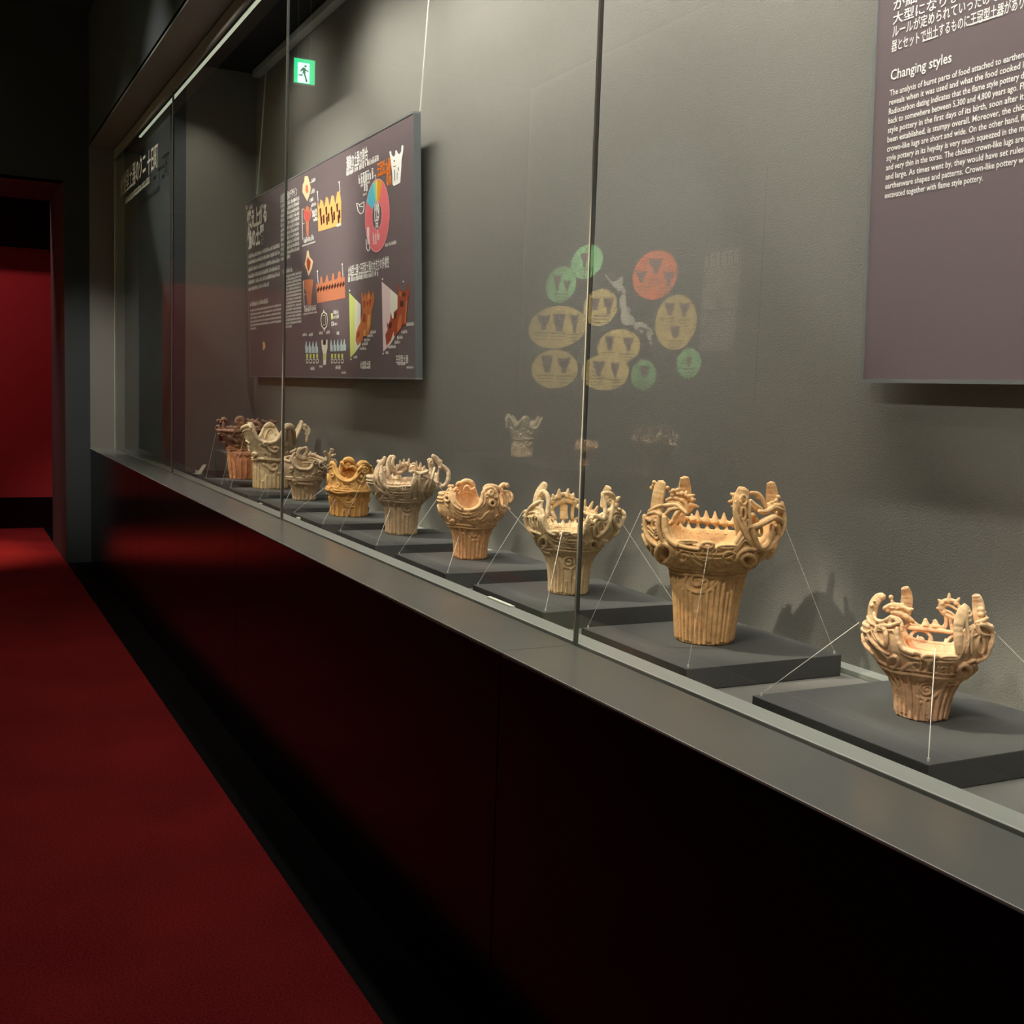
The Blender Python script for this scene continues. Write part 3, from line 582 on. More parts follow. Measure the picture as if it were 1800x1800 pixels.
# nearest: peach pot
POTS.append(dict(seed=9, base=(-1.516, 1.632, .925), zoom=(1500, 1010, 6.43), vox=.00135, ridges=26, neck=.385, k=.85, thick=.008, rimr=.005, follow=(.010,),
  label='peach coloured pot nearest the camera, with star-toothed crest and blunt fins', spiral=[(830, 1290, 130)],
  rows=[(1560, 490, 1015), (1450, 481, 1035), (1350, 470, 1060), (1250, 455, 1105), (1170, 442, 1140), (1140, 425, 1185), (1060, 385, 1290), (960, 300, 1380), (880, 225, 1440), (800, 180, 1505), (720, 165, 1540), (650, 160, 1550), (560, 160, 1540), (450, 160, 1505), (330, 175, 1498), (220, 230, 1455), (140, 260, 1430)],
  front=[(180, 600), (250, 560), (380, 570), (500, 560), (505, 650), (520, 780), (580, 850), (700, 885), (850, 915), (1000, 930), (1180, 925), (1235, 850), (1250, 700), (1290, 640), (1400, 600), (1500, 620)],
  back=[(200, 520), (400, 540), (560, 640), (600, 700), (700, 745), (800, 765), (900, 780), (1050, 790), (1150, 800), (1250, 650), (1420, 560), (1500, 560)],
  scrolls=[(.50, .022, 9, 1.3), (.30, .022, 4, 1.4)],
  body=[(W, 0, 1010, 1065, 62, 1.5, 12, 30), (W, 0, 680, 1060, 44, 1.3, 12, 150), (W, 0, 830, 1290, 88, 1.8, 13, 30), (T, 0, 13, [(740, 1210), (720, 1290), (750, 1380), (850, 1400), (940, 1350), (985, 1250)]), (O, 0, 462, 985, 56, 66, 18, 0), (O, 0, 1238, 1068, 62, 56, 26, 1), (T, 0, 26, [(1330, 1010), (1360, 1060), (1310, 1130), (1220, 1160), (1150, 1130)]),
    (T, 0, 16, [(520, 1100), (600, 1040), (640, 1000)]), (T, 0, 14, [(600, 1130), (700, 1130), (760, 1060), (770, 980)]), (T, 0, 14, [(840, 1000), (840, 1100)]), (T, 0, 14, [(895, 1000), (900, 1080), (950, 1130), (1060, 1140), (1110, 1080), (1100, 1020)]), (T, 0, 12, [(640, 1010), (720, 990), (740, 1020)]),
    (T, .1, 24, [(125, 745), (180, 820), (250, 890), (300, 960)]), (K, .2, [(135, 745, 26), (180, 735, 28)]), (T, 0, 18, [(160, 720), (240, 760), (330, 860), (400, 940)]), (T, 0, 16, [(380, 1010), (440, 1090), (520, 1140)]), (K, .1, [(1190, 1215, 28), (1160, 1190, 26)]), (T, 0, 14, [(1000, 1220), (1100, 1230), (1190, 1215)]),
    (T, 0, 12, [(480, 1180), (520, 1180), (530, 1240), (500, 1300)]), (T, 0, 12, [(500, 1370), (540, 1380), (550, 1450), (545, 1560)]), (T, 0, 12, [(740, 1580), (750, 1460), (790, 1440), (830, 1460), (835, 1580)]), (T, 0, 11, [(950, 1300), (980, 1240), (1030, 1230), (1000, 1330)])],
  rim=[(T, 1, 24, [(610, 602), (850, 622), (1130, 655)], 0), (T, 1, 15, [(660, 505), (700, 545), (760, 582), (795, 550), (815, 505), (838, 555), (880, 590), (908, 550), (925, 518), (955, 570), (1000, 592), (1035, 560), (1042, 500)], 0), (T, 1, 15, [(640, 560), (760, 590), (900, 600), (1040, 600)], 0),
    (S, 1, 20, [((815, 560), (815, 500)), ((925, 575), (925, 512)), ((728, 770), (730, 685)), ((862, 790), (862, 695)), ((1040, 800), (1042, 722))]), (T, 1, 18, [(1095, 480), (1105, 560), (1118, 640)], 0), (T, 1, 13, [(580, 790), (700, 820), (850, 850), (1000, 860), (1200, 870)], -2), (T, 1, 13, [(560, 830), (800, 870), (1000, 890), (1180, 900)], -2),
    (O, 0, 850, 932, 62, 30, 22, 0), (T, 0, 24, [(850, 965), (850, 1010)]), (O, 0, 640, 885, 90, 14, 11, 0), (O, 0, 1090, 938, 105, 16, 12, 0), (T, 0, 24, [(505, 600), (510, 720), (560, 830), (680, 885)]), (T, .9, 30, [(560, 600), (590, 690), (640, 740)], 0)],
  lugs=[
   [(B, .3, [(260, 700), (222, 600), (212, 480), (230, 350), (285, 265), (345, 245)], [40, 52, 55, 60, 56, 40], 30), (T, 0, 19, [(250, 430), (262, 500), (330, 535), (400, 500), (440, 468)]), (T, 0, 15, [(170, 470), (200, 540), (260, 575)]), (T, 0, 22, [(285, 600), (270, 660), (310, 740), (380, 810)]), (T, 0, 24, [(380, 800), (385, 700), (370, 620), (310, 590)]), (B, .05, [(560, 870), (495, 790), (470, 690), (450, 590)], [42, 46, 48, 50], 26),
    (T, 0, 20, [(270, 590), (350, 575), (430, 575), (530, 540)]), (T, 0, 17, [(420, 550), (455, 485), (510, 535), (470, 560)]), (T, 0, 18, [(180, 640), (200, 720), (300, 830), (420, 900)]), (T, 0, 14, [(220, 600), (240, 700), (330, 800)]), (K, .2, [(205, 350, 22), (235, 300, 18)])],
   [(B, .85, [(590, 450), (600, 330), (605, 230), (582, 150)], [62, 72, 62, 46], 26), (T, .5, 28, [(372, 390), (440, 355), (520, 350), (590, 375), (655, 410)]), (S, .5, 24, [((440, 370), (440, 335)), ((555, 365), (556, 318)), ((630, 400), (678, 388)), ((500, 370), (480, 330))]), (K, .5, [(425, 255, 30), (438, 300, 20), (385, 405, 30), (630, 405, 30)]), (T, .5, 32, [(460, 430), (540, 440), (620, 475), (690, 530)]), (T, .55, 20, [(600, 480), (640, 560), (600, 600)]), (T, .3, 18, [(430, 470), (520, 500), (560, 560), (560, 640)])],
   [(T, .75, 22, [(1160, 500), (1080, 470), (1010, 430), (985, 370), (1000, 315), (1075, 290), (1160, 310), (1205, 380)], 0), (S, .75, 22, [((1000, 320), (958, 280)), ((1080, 290), (1085, 212)), ((1165, 315), (1200, 262)), ((990, 380), (935, 380)), ((1020, 430), (990, 430))]), (T, .75, 15, [(1190, 410), (1110, 360), (1060, 345), (1020, 370), (1040, 405), (1100, 430), (1165, 485)], 0), (T, .75, 16, [(1000, 420), (1040, 470), (1050, 560), (1040, 600)], 0), (T, .75, 14, [(1060, 480), (1150, 500)], 0)],
   [(B, .0, [(1200, 890), (1182, 720), (1190, 560), (1235, 430), (1285, 365)], [45, 46, 55, 62, 50], 26), (O, 0, 1300, 440, 24, 26, 14, 0), (O, 0, 1300, 500, 22, 24, 13, 0), (T, 0, 18, [(1250, 400), (1270, 560), (1290, 720), (1260, 880)]), (B, .05, [(1330, 980), (1340, 850), (1350, 700), (1370, 580)], [40, 40, 45, 40], 24), (T, 0, 22, [(1390, 560), (1400, 640), (1455, 685)]), (T, 0, 26, [(1420, 560), (1500, 590), (1540, 660), (1530, 780), (1470, 920), (1370, 970)]), (O, 0, 1425, 790, 36, 100, 16, 0), (T, 0, 14, [(1340, 620), (1320, 760), (1330, 900)]), (T, 0, 18, [(1360, 960), (1300, 980), (1250, 1010)])],
   [(B, .6, [(1440, 560), (1420, 420), (1408, 310), (1388, 235)], [70, 74, 66, 48], 28), (K, .2, [(1440, 400, 44), (1440, 450, 40), (1470, 430, 34)]), (T, .1, 20, [(1370, 540), (1420, 530), (1500, 490)]), (T, .1, 20, [(1400, 600), (1460, 640), (1530, 600)]), (K, .2, [(1490, 480, 26), (1470, 520, 24)])],
  ]))
# pale cream pot beside the glass joint
POTS.append(dict(seed=7, base=(-2.86, 1.632, .925), zoom=(900, 830, 7.824), vox=.0019, ridges=30, neck=.42, k=1.0, thick=.010,
  label='pale cream openwork pot behind the glass joint, crests like combs', spiral=[(780, 1230, 110)],
  rows=[(1650, 603, 1080), (1500, 588, 1095), (1350, 568, 1105), (1250, 550, 1118), (1160, 520, 1150), (1100, 480, 1180), (1000, 395, 1265), (900, 315, 1350), (800, 255, 1430), (700, 215, 1475), (600, 195, 1500), (500, 225, 1495), (400, 270, 1480), (300, 300, 1450), (200, 320, 1400), (140, 340, 1380)],
  front=[(200, 540), (240, 500), (330, 480), (410, 520), (455, 690), (510, 810), (600, 850), (750, 870), (900, 880), (980, 850), (1010, 740), (1060, 640), (1180, 620), (1300, 560), (1400, 480), (1480, 500)],
  back=[(250, 560), (400, 560), (500, 680), (560, 735), (700, 745), (880, 745), (1000, 700), (1180, 620), (1300, 560), (1440, 540)],
  scrolls=[(.57, .026, 9, 1.3), (.36, .026, 4, 1.5)],
  body=[(W, 0, 690, 1030, 46, 1.2, 12, 60), (W, 0, 855, 1015, 52, 1.4, 12, 200), (W, 0, 780, 1225, 84, 1.5, 13, 200), (T, 0, 12, [(610, 1150), (680, 1230), (720, 1300), (820, 1320), (880, 1270)]), (O, 0, 440, 965, 52, 78, 20, 1), (O, 0, 1112, 1000, 52, 68, 20, 1), (T, 0, 18, [(500, 880), (540, 960), (620, 1050), (700, 1110)]), (T, 0, 16, [(480, 850), (560, 1000), (640, 1080)]), (T, 0, 12, [(680, 900), (700, 970)]), (T, 0, 12, [(720, 900), (730, 980)]), (T, 0, 12, [(760, 900), (760, 980)]), (T, 0, 12, [(640, 900), (680, 980), (740, 1010), (750, 1080), (690, 1100)]),
    (T, 0, 14, [(960, 940), (1000, 960), (960, 1040)]), (T, 0, 14, [(1050, 930), (1010, 1000), (950, 1070)]), (T, 0, 16, [(1180, 940), (1190, 1040), (1120, 1110), (1000, 1120)]), (T, 0, 22, [(320, 880), (380, 1000), (470, 1080), (530, 1110)]), (T, 0, 20, [(1210, 930), (1300, 950), (1400, 880), (1460, 800)]), (K, .3, [(1450, 810, 34), (1390, 900, 30), (1340, 960, 26), (1310, 1020, 20)])],
  rim=[(O, 0, 590, 828, 55, 16, 13, 0), (O, 0, 745, 835, 52, 17, 13, 0), (O, 0, 865, 855, 45, 18, 13, 0), (S, 1, 30, [((520, 730), (520, 640)), ((600, 750), (600, 668)), ((700, 755), (700, 655)), ((790, 760), (792, 660)), ((870, 760), (872, 655)), ((560, 760), (560, 710)), ((650, 760), (650, 705)), ((750, 765), (750, 705)), ((840, 770), (840, 705))]), (T, 1, 15, [(460, 750), (600, 780), (900, 790)], -2), (T, 1, 14, [(480, 790), (650, 810), (900, 820)], -2),
    (T, 0, 22, [(440, 600), (450, 720), (500, 810), (600, 860)]), (T, 0, 20, [(1010, 700), (1000, 800), (960, 870)])],
  lugs=[
   [(T, 1, 34, [(560, 470), (640, 410), (750, 385), (850, 410), (885, 465)], 0), (T, 1, 22, [(540, 400), (620, 330), (720, 300), (820, 330), (890, 400)], 0), (S, 1, 28, [((570, 350), (560, 300)), ((640, 320), (652, 232)), ((760, 310), (775, 228)), ((830, 340), (850, 290)), ((880, 400), (912, 372)), ((550, 400), (520, 370)), ((860, 450), (900, 450))]), (B, 1, [(715, 640), (710, 540), (712, 450)], [66, 58, 60], 24), (T, 1, 24, [(540, 480), (560, 560), (600, 640)], 0), (T, 1, 24, [(840, 470), (830, 560), (830, 640)], 0)],
   [(T, .95, 36, [(900, 470), (980, 490), (1060, 530), (1160, 580)], 0), (S, .95, 26, [((990, 480), (1010, 375)), ((1070, 510), (1110, 405)), ((1140, 550), (1180, 465))]), (T, .9, 18, [(960, 540), (1050, 580), (1150, 620)], 0)],
   [(B, .5, [(320, 560), (335, 440), (365, 320), (420, 220), (460, 155)], [48, 58, 66, 66, 44], 26), (O, .2, 425, 295, 26, 30, 20, 0), (T, .1, 28, [(385, 330), (440, 265), (490, 300), (520, 400), (505, 520), (500, 620)]), (T, .05, 26, [(410, 390), (410, 520), (425, 640), (440, 740)]), (T, .1, 20, [(340, 470), (400, 420), (440, 400)]), (T, 0, 22, [(220, 580), (260, 500), (330, 440), (400, 400)]), (T, 0, 26, [(205, 590), (220, 710), (265, 800), (330, 890)]), (T, 0, 16, [(262, 640), (270, 700), (300, 760)]), (T, 0, 16, [(330, 640), (350, 600), (380, 650), (375, 740), (410, 820)]), (T, 0, 16, [(310, 600), (290, 660), (330, 760)]), (T, 0, 14, [(240, 620), (300, 610), (350, 560)]), (T, 0, 16, [(380, 560), (400, 660), (420, 760), (470, 840)]), (T, 0, 18, [(260, 800), (330, 820), (420, 860)])],
   [(B, .6, [(1250, 480), (1270, 380), (1300, 280), (1330, 205)], [44, 56, 62, 52], 24), (T, .1, 28, [(1215, 300), (1280, 285), (1350, 310), (1385, 370)]), (O, .1, 1330, 405, 28, 28, 18, 0), (T, 0, 26, [(1225, 310), (1255, 430), (1265, 560), (1235, 640), (1180, 620), (1120, 590)]), (T, 0, 26, [(1370, 400), (1350, 520), (1330, 640), (1270, 780), (1150, 890)]), (T, 0, 18, [(1140, 680), (1120, 780), (1130, 880)]), (T, 0, 18, [(1310, 700), (1240, 840), (1160, 905)]), (O, 0, 1205, 760, 40, 80, 15, 0), (T, 0, 14, [(1180, 690), (1165, 760), (1175, 840)]), (T, 0, 20, [(1080, 660), (1100, 700), (1160, 640)]), (K, .2, [(1440, 380, 44), (1440, 440, 36), (1420, 500, 34), (1470, 350, 24)]), (T, .2, 30, [(1440, 510), (1510, 570), (1500, 660), (1440, 760)]), (T, 0, 22, [(1380, 620), (1400, 730), (1440, 800), (1380, 880)]), (T, 0, 18, [(1040, 600), (1020, 700), (1030, 820)])],
  ]))
# taupe pot
POTS.append(dict(seed=5, base=(-4.226, 1.640, .925), zoom=(650, 780, 10), vox=.0024, ridges=24, neck=.44, k=1.15, thick=.011, rimr=.008,
  label='taupe pot with wide flared bowl, looped side handles and sawtooth arches', spiral=[(660, 1130, 130)],
  rows=[(1610, 482, 970), (1400, 472, 982), (1200, 455, 1000), (1060, 400, 1040), (1000, 335, 1090), (900, 235, 1170), (800, 150, 1240), (700, 95, 1300), (600, 70, 1330), (500, 85, 1330), (400, 130, 1310), (300, 160, 1285), (210, 200, 1240)],
  front=[(100, 600), (180, 420), (215, 480), (225, 620), (265, 730), (340, 790), (500, 808), (700, 800), (760, 750), (785, 600), (790, 500), (900, 520), (1010, 500), (1060, 620), (1150, 780), (1250, 780), (1320, 600)],
  back=[(120, 560), (250, 450), (330, 560), (400, 620), (560, 640), (700, 640), (900, 560), (1050, 500), (1200, 560), (1300, 540)],
  scrolls=[(.55, .032, 8, 1.3), (.33, .03, 3, 1.5)], frontscroll=False,
  body=[(W, 0, 660, 900, 62, 1.4, 13, 60), (W, 0, 430, 920, 48, 1.2, 12, 200), (W, 0, 665, 1125, 92, 1.4, 14, 160), (T, 0, 14, [(540, 1060), (560, 1200), (650, 1260), (740, 1210), (760, 1080)]), (T, 0, 16, [(770, 1600), (775, 1300), (780, 1080), (810, 1040), (850, 1080), (845, 1600)]), (T, 0, 12, [(520, 850), (480, 930), (520, 990), (600, 1000)]), (T, 0, 14, [(760, 830), (750, 960), (690, 1000)]),
    (O, .1, 210, 900, 62, 80, 30, 0), (O, 0, 1225, 880, 42, 56, 22, 1), (T, 0, 18, [(960, 1010), (1060, 980), (1160, 900)]), (T, 0, 24, [(300, 820), (350, 900), (400, 1000)])],
  rim=[(T, 0, 16, [(280, 740), (400, 760), (740, 745)], 0), (O, 0, 505, 795, 34, 18, 13, 0), (S, 1, 30, [((300, 700), (300, 610)), ((375, 705), (375, 610)), ((450, 710), (450, 610)), ((520, 710), (520, 615)), ((590, 710), (590, 620)), ((680, 710), (680, 620)), ((330, 600), (340, 520)), ((400, 610), (400, 530)), ((470, 610), (475, 540)), ((530, 610), (535, 550))]), (T, 1, 26, [(270, 690), (450, 700), (740, 700)], 0), (T, 1, 18, [(600, 600), (750, 600)], 0), (T, 1, 18, [(600, 650), (760, 640)], 0)],
  lugs=[
   [(T, .5, 34, [(440, 245), (380, 225), (345, 280), (345, 380), (400, 470), (490, 520), (560, 500)], 0), (T, .4, 26, [(420, 250), (400, 330), (420, 410), (480, 460)], 0), ], [(T, .95, 22, [(460, 440), (490, 520), (500, 620)], 0), (T, .95, 18, [(490, 510), (580, 440), (650, 392)], 0), (T, .95, 16, [(500, 560), (540, 520), (600, 470), (660, 430)], 0), (T, .95, 26, [(460, 440), (540, 380), (630, 345), (740, 385)], 0), (S, .95, 26, [((480, 410), (470, 370)), ((540, 370), (530, 290)), ((600, 350), (600, 268)), ((680, 350), (692, 262)), ((740, 380), (765, 335))])],
   [(T, .9, 24, [(690, 480), (760, 435), (860, 435), (960, 465), (1010, 470)], 0), (S, .9, 28, [((820, 420), (820, 310)), ((890, 430), (896, 330)), ((950, 450), (962, 392))]), (T, .8, 22, [(700, 440), (740, 400), (790, 390)], 0), (K, .9, [(770, 350, 26)])],
   [(B, .2, [(110, 640), (120, 500), (180, 380), (260, 280)], [45, 48, 50, 40], 28), (K, .2, [(150, 310, 36), (262, 258, 42), (200, 300, 30)]), (T, 0, 26, [(225, 390), (218, 560), (245, 700), (330, 790)]), (T, 0, 20, [(170, 420), (150, 560), (160, 680), (250, 800)]), (T, .1, 26, [(330, 300), (320, 400), (340, 500), (330, 600)]), (T, 0, 22, [(80, 560), (90, 680), (170, 790), (330, 900)]), (O, .1, 265, 450, 20, 40, 14, 0), (K, .3, [(250, 490, 26)])],
   [(B, .05, [(830, 1000), (810, 850), (800, 700), (795, 540)], [40, 42, 42, 40], 24), (T, 0, 24, [(860, 560), (860, 760), (850, 980)]), (T, 0, 26, [(1010, 640), (930, 780), (890, 900), (880, 1000)]), (T, 0, 28, [(1070, 600), (1010, 760), (960, 900)]), (T, 0, 22, [(930, 560), (1000, 600), (1060, 640)]), (T, 0, 22, [(780, 480), (850, 530), (950, 510), (1020, 470)]), (T, .1, 20, [(700, 500), (770, 470), (800, 520)]), (O, .05, 860, 545, 26, 30, 14, 0), (B, .2, [(1070, 640), (1090, 500), (1080, 380), (1045, 270)], [46, 48, 55, 48], 28), (O, .1, 1065, 330, 26, 30, 14, 0), (T, 0, 22, [(1120, 420), (1090, 560), (1040, 680)]), (T, 0, 20, [(900, 880), (980, 800), (1040, 840), (980, 960)])],
   [(B, .6, [(1250, 400), (1220, 330), (1160, 260), (1100, 215)], [44, 50, 52, 40], 26), (K, .52, [(1235, 315, 46), (1240, 420, 44), (1250, 370, 40)]), (T, .45, 36, [(1230, 380), (1295, 430), (1350, 510), (1345, 640), (1290, 730), (1190, 770), (1120, 760)]), (T, .45, 20, [(1235, 420), (1195, 540), (1185, 640), (1180, 760)], 0), (K, .45, [(1190, 570, 26), (1186, 640, 26)]), (T, .2, 24, [(1080, 790), (1160, 770), (1240, 780)]), (T, .2, 20, [(1100, 690), (1180, 690), (1240, 710)])],
  ]))
# orange curl-rim pot
POTS.append(dict(seed=6, base=(-3.555, 1.636, .925), zoom=(770, 830, 10.587), vox=.0021, ridges=26, neck=.44, k=1.0, thick=.010, rimr=.007, follow=(.013, .024), sm=9, broken=.35,
  label='orange pot with slim foot, smooth scooped mouth and curled scroll crowns', spiral=[(670, 1130, 110)],
  rows=[(1630, 482, 990), (1400, 447, 1030), (1250, 432, 1048), (1150, 402, 1075), (1050, 372, 1108), (950, 290, 1180), (900, 235, 1230), (800, 165, 1290), (700, 132, 1335), (600, 118, 1360), (500, 110, 1370), (400, 140, 1370), (300, 175, 1345), (210, 210, 1320)],
  front=[(130, 420), (200, 300), (250, 320), (258, 480), (300, 600), (380, 680), (470, 705), (600, 712), (720, 670), (790, 600), (820, 500), (830, 400), (870, 330), (960, 290), (1060, 300), (1110, 420), (1130, 590), (1200, 660), (1290, 640), (1330, 500)],
  back=[(170, 380), (300, 330), (390, 250), (470, 210), (600, 200), (680, 280), (700, 400), (740, 500), (800, 570), (900, 590), (1100, 560), (1190, 420), (1240, 270), (1310, 300)],
  scrolls=[(.60, .028, 8, 1.3), (.38, .026, 3, 1.5)],
  body=[(W, 0, 430, 850, 48, 1.2, 13, 200), (W, 0, 655, 905, 56, 1.4, 13, 60), (W, 0, 1100, 850, 58, 1.4, 13, 200), (W, 0, 670, 1135, 72, 1.5, 14, 40), (T, 0, 13, [(480, 820), (540, 880), (600, 920), (660, 960), (730, 950), (750, 880)]), (T, 0, 13, [(560, 740), (600, 800), (690, 790), (760, 740)]), (T, 0, 13, [(720, 860), (800, 870), (880, 780), (960, 720)]), (T, 0, 13, [(760, 900), (850, 900), (930, 800), (1040, 700)]), (T, 0, 13, [(300, 700), (320, 800), (380, 880), (420, 930)]), (T, 0, 13, [(260, 660), (280, 780), (330, 870)]), (T, 0, 13, [(1000, 800), (960, 880), (980, 960)]), (T, 0, 13, [(540, 1120), (600, 1090), (690, 1100)]), (T, 0, 13, [(640, 1190), (740, 1190), (800, 1120), (830, 1040)]), (T, 0, 13, [(840, 1050), (840, 1400)]), (T, 0, 13, [(900, 1040), (895, 1500)]), (T, 0, 12, [(430, 1080), (470, 1140), (530, 1150)]),
    (O, 0, 285, 922, 26, 28, 20, 1), (O, 0, 918, 975, 28, 26, 18, 1), (T, 0, 22, [(200, 850), (240, 930), (320, 980)]), (T, 0, 18, [(740, 1000), (840, 1005), (930, 1000)]), (O, 0, 800, 940, 16, 14, 9, 0), (W, 0, 1000, 1060, 44, 1.3, 12, 0), (T, 0, 15, [(620, 1270), (720, 1260), (760, 1250)]), (T, 0, 18, [(1180, 760), (1250, 740), (1320, 700)])],
  rim=[(T, 1, 16, [(380, 560), (410, 440), (500, 375), (610, 390), (710, 480), (790, 570)], -2), (T, 0, 14, [(330, 560), (360, 620), (460, 690)], .6), (T, 0, 14, [(650, 690), (760, 640), (830, 560), (860, 470)], .6)],
  lugs=[
   [(T, .8, 42, [(440, 190), (520, 165), (610, 190), (665, 260)], 0), (T, .8, 32, [(345, 250), (380, 205), (430, 220), (460, 310)], 0), (T, .7, 22, [(480, 340), (500, 280), (550, 260), (590, 320), (640, 320), (690, 285)], 0), (T, .8, 26, [(390, 260), (420, 340), (400, 400)], 0), (O, .7, 545, 300, 26, 26, 14, 0)],
   [(K, .2, [(215, 265, 44), (270, 262, 40), (300, 340, 36), (370, 330, 22), (215, 330, 30)]), (O, 0, 192, 490, 44, 50, 24, 1), (T, 0, 24, [(250, 330), (255, 470), (310, 610), (440, 700)]), (T, 0, 18, [(330, 380), (335, 500), (390, 600), (470, 670)]), (T, 0, 18, [(290, 360), (295, 490), (350, 610), (430, 680)]), (T, 0, 20, [(140, 460), (150, 560), (200, 640)]), (O, .1, 285, 345, 20, 22, 12, 0)],
   [(T, .15, 42, [(860, 330), (900, 275), (990, 262), (1070, 280), (1140, 320)], 0), (T, .1, 24, [(855, 320), (870, 370), (900, 400)], 0), (O, 0, 968, 385, 36, 38, 26, 1), (O, 0, 995, 575, 48, 56, 26, 1), (T, 0, 24, [(812, 380), (820, 480), (795, 580), (720, 660), (620, 700)]), (T, 0, 20, [(880, 440), (860, 560), (790, 650), (680, 700)]), (T, 0, 18, [(1040, 320), (1090, 380), (1090, 460), (1030, 470)]), (O, 0, 1045, 450, 16, 14, 12, 0), (K, 0, [(820, 380, 24)]), (T, 0, 16, [(1100, 380), (1120, 520), (1090, 640)])],
   [(T, .4, 42, [(1150, 290), (1200, 245), (1270, 235), (1290, 280)], 0), (K, .4, [(1280, 245, 34), (1170, 340, 26)]), (T, .3, 20, [(1190, 310), (1220, 370), (1250, 350), (1310, 350)], 0), (T, .2, 28, [(1330, 370), (1375, 440), (1370, 520), (1335, 570)], 0), (T, .2, 20, [(1300, 400), (1310, 500), (1340, 560)], 0), (T, .1, 22, [(1190, 400), (1225, 480), (1220, 600)], 0), (T, .3, 24, [(1270, 380), (1280, 520), (1270, 640)], 0), (T, .1, 24, [(1200, 640), (1270, 660), (1340, 685)], 0), (K, .2, [(1320, 690, 26)])],
  ]))
# short ochre pot
POTS.append(dict(seed=4, base=(-4.875, 1.640, .925), zoom=(500, 770, 10), vox=.0025, ridges=20, neck=.47, k=1.1, thick=.012, rimr=.009, follow=(.016,), sm=9, broken=.6,
  label='short stout ochre pot with rolled scroll crowns and swirled body', spiral=[(1130, 1060, 130), (1500, 1080, 90)],
  rows=[(1380, 1005, 1545), (1200, 955, 1572), (1050, 915, 1600), (970, 890, 1612), (935, 830, 1612), (880, 815, 1605), (800, 825, 1570), (700, 820, 1555), (600, 820, 1550), (500, 818, 1545), (420, 815, 1540), (380, 815, 1530)],
  front=[(825, 450), (860, 450), (900, 560), (960, 680), (1060, 745), (1170, 745), (1250, 690), (1320, 580), (1370, 480), (1450, 460), (1520, 520)],
  back=[(900, 560), (970, 600), (990, 440), (1060, 400), (1160, 390), (1220, 440), (1250, 560), (1330, 600), (1480, 540)],
  scrolls=[(.62, .032, 8, 1.3)],
  body=[(W, 0, 935, 825, 55, 1.3, 14, 60), (W, 0, 1470, 860, 62, 1.6, 14, 60), (W, 0, 1235, 830, 50, 1.3, 14, 0), (W, 0, 1350, 690, 30, 1.2, 14, 0), (W, 0, 1110, 1050, 45, 1.3, 13, 200), (T, 0, 13, [(1030, 1050), (1080, 1130), (1170, 1130), (1240, 1040)]), (T, 0, 13, [(1000, 1090), (1080, 1170), (1190, 1160), (1270, 1060)]), (T, 0, 13, [(1010, 1000), (1100, 980), (1200, 1000)]), (T, 0, 13, [(1060, 1190), (1150, 1210), (1220, 1210)]), (T, 0, 13, [(1300, 970), (1300, 1150)]), (T, 0, 13, [(1370, 970), (1370, 1150)]), (T, 0, 13, [(1415, 970), (1410, 1140)]), (W, 0, 1510, 1080, 40, 1.3, 13, 0), (O, 0, 850, 895, 30, 36, 18, 1), (O, 0, 855, 660, 24, 30, 16, 1), (O, 0, 1085, 875, 24, 28, 14, 1), (O, 0, 1125, 775, 30, 18, 14, 1), (T, 0, 18, [(830, 920), (920, 960), (1080, 965)]), (T, 0, 20, [(1080, 960), (1200, 940), (1370, 945), (1480, 935), (1580, 880)]), (T, 0, 14, [(1000, 760), (1040, 850), (1050, 920)]), (T, 0, 14, [(1180, 800), (1200, 880), (1290, 890), (1330, 840)]), (T, 0, 14, [(1430, 720), (1520, 730), (1550, 800)]), (T, 0, 14, [(1280, 740), (1340, 780), (1400, 740)])],
  rim=[(T, 0, 20, [(850, 490), (895, 610), (970, 710), (1080, 765), (1180, 750), (1270, 680), (1340, 570)], .5), (K, .1, [(1085, 700, 26), (1060, 715, 20)]), (T, 1, 15, [(980, 660), (1040, 595), (1120, 570), (1200, 590), (1255, 650)], -2)],
  lugs=[
   [(T, .9, 44, [(1050, 420), (1090, 385), (1160, 385), (1210, 430)], 0), (O, .85, 1120, 490, 26, 28, 22, 0), (T, .85, 24, [(995, 430), (1030, 470), (1090, 540)], 0), (T, .85, 22, [(1150, 520), (1200, 500), (1240, 560)], 0), (K, .9, [(1000, 430, 30), (1205, 440, 26)]), (T, .9, 26, [(1000, 440), (1005, 540), (990, 640)], 0)],
   [(T, .3, 34, [(820, 430), (850, 440), (880, 510), (920, 600)], 0), (K, .3, [(840, 430, 30)])],
   [(T, .1, 44, [(1300, 490), (1350, 445), (1420, 450), (1470, 500)], 0), (O, 0, 1390, 545, 26, 28, 22, 1), (T, 0, 22, [(1280, 580), (1320, 530), (1350, 510)]), (T, 0, 22, [(1440, 520), (1450, 580), (1400, 610), (1350, 590)])],
   [(K, .4, [(1510, 500, 34), (1525, 540, 30)]), (T, .4, 30, [(1500, 500), (1530, 570), (1545, 650)], 0)],
  ]))
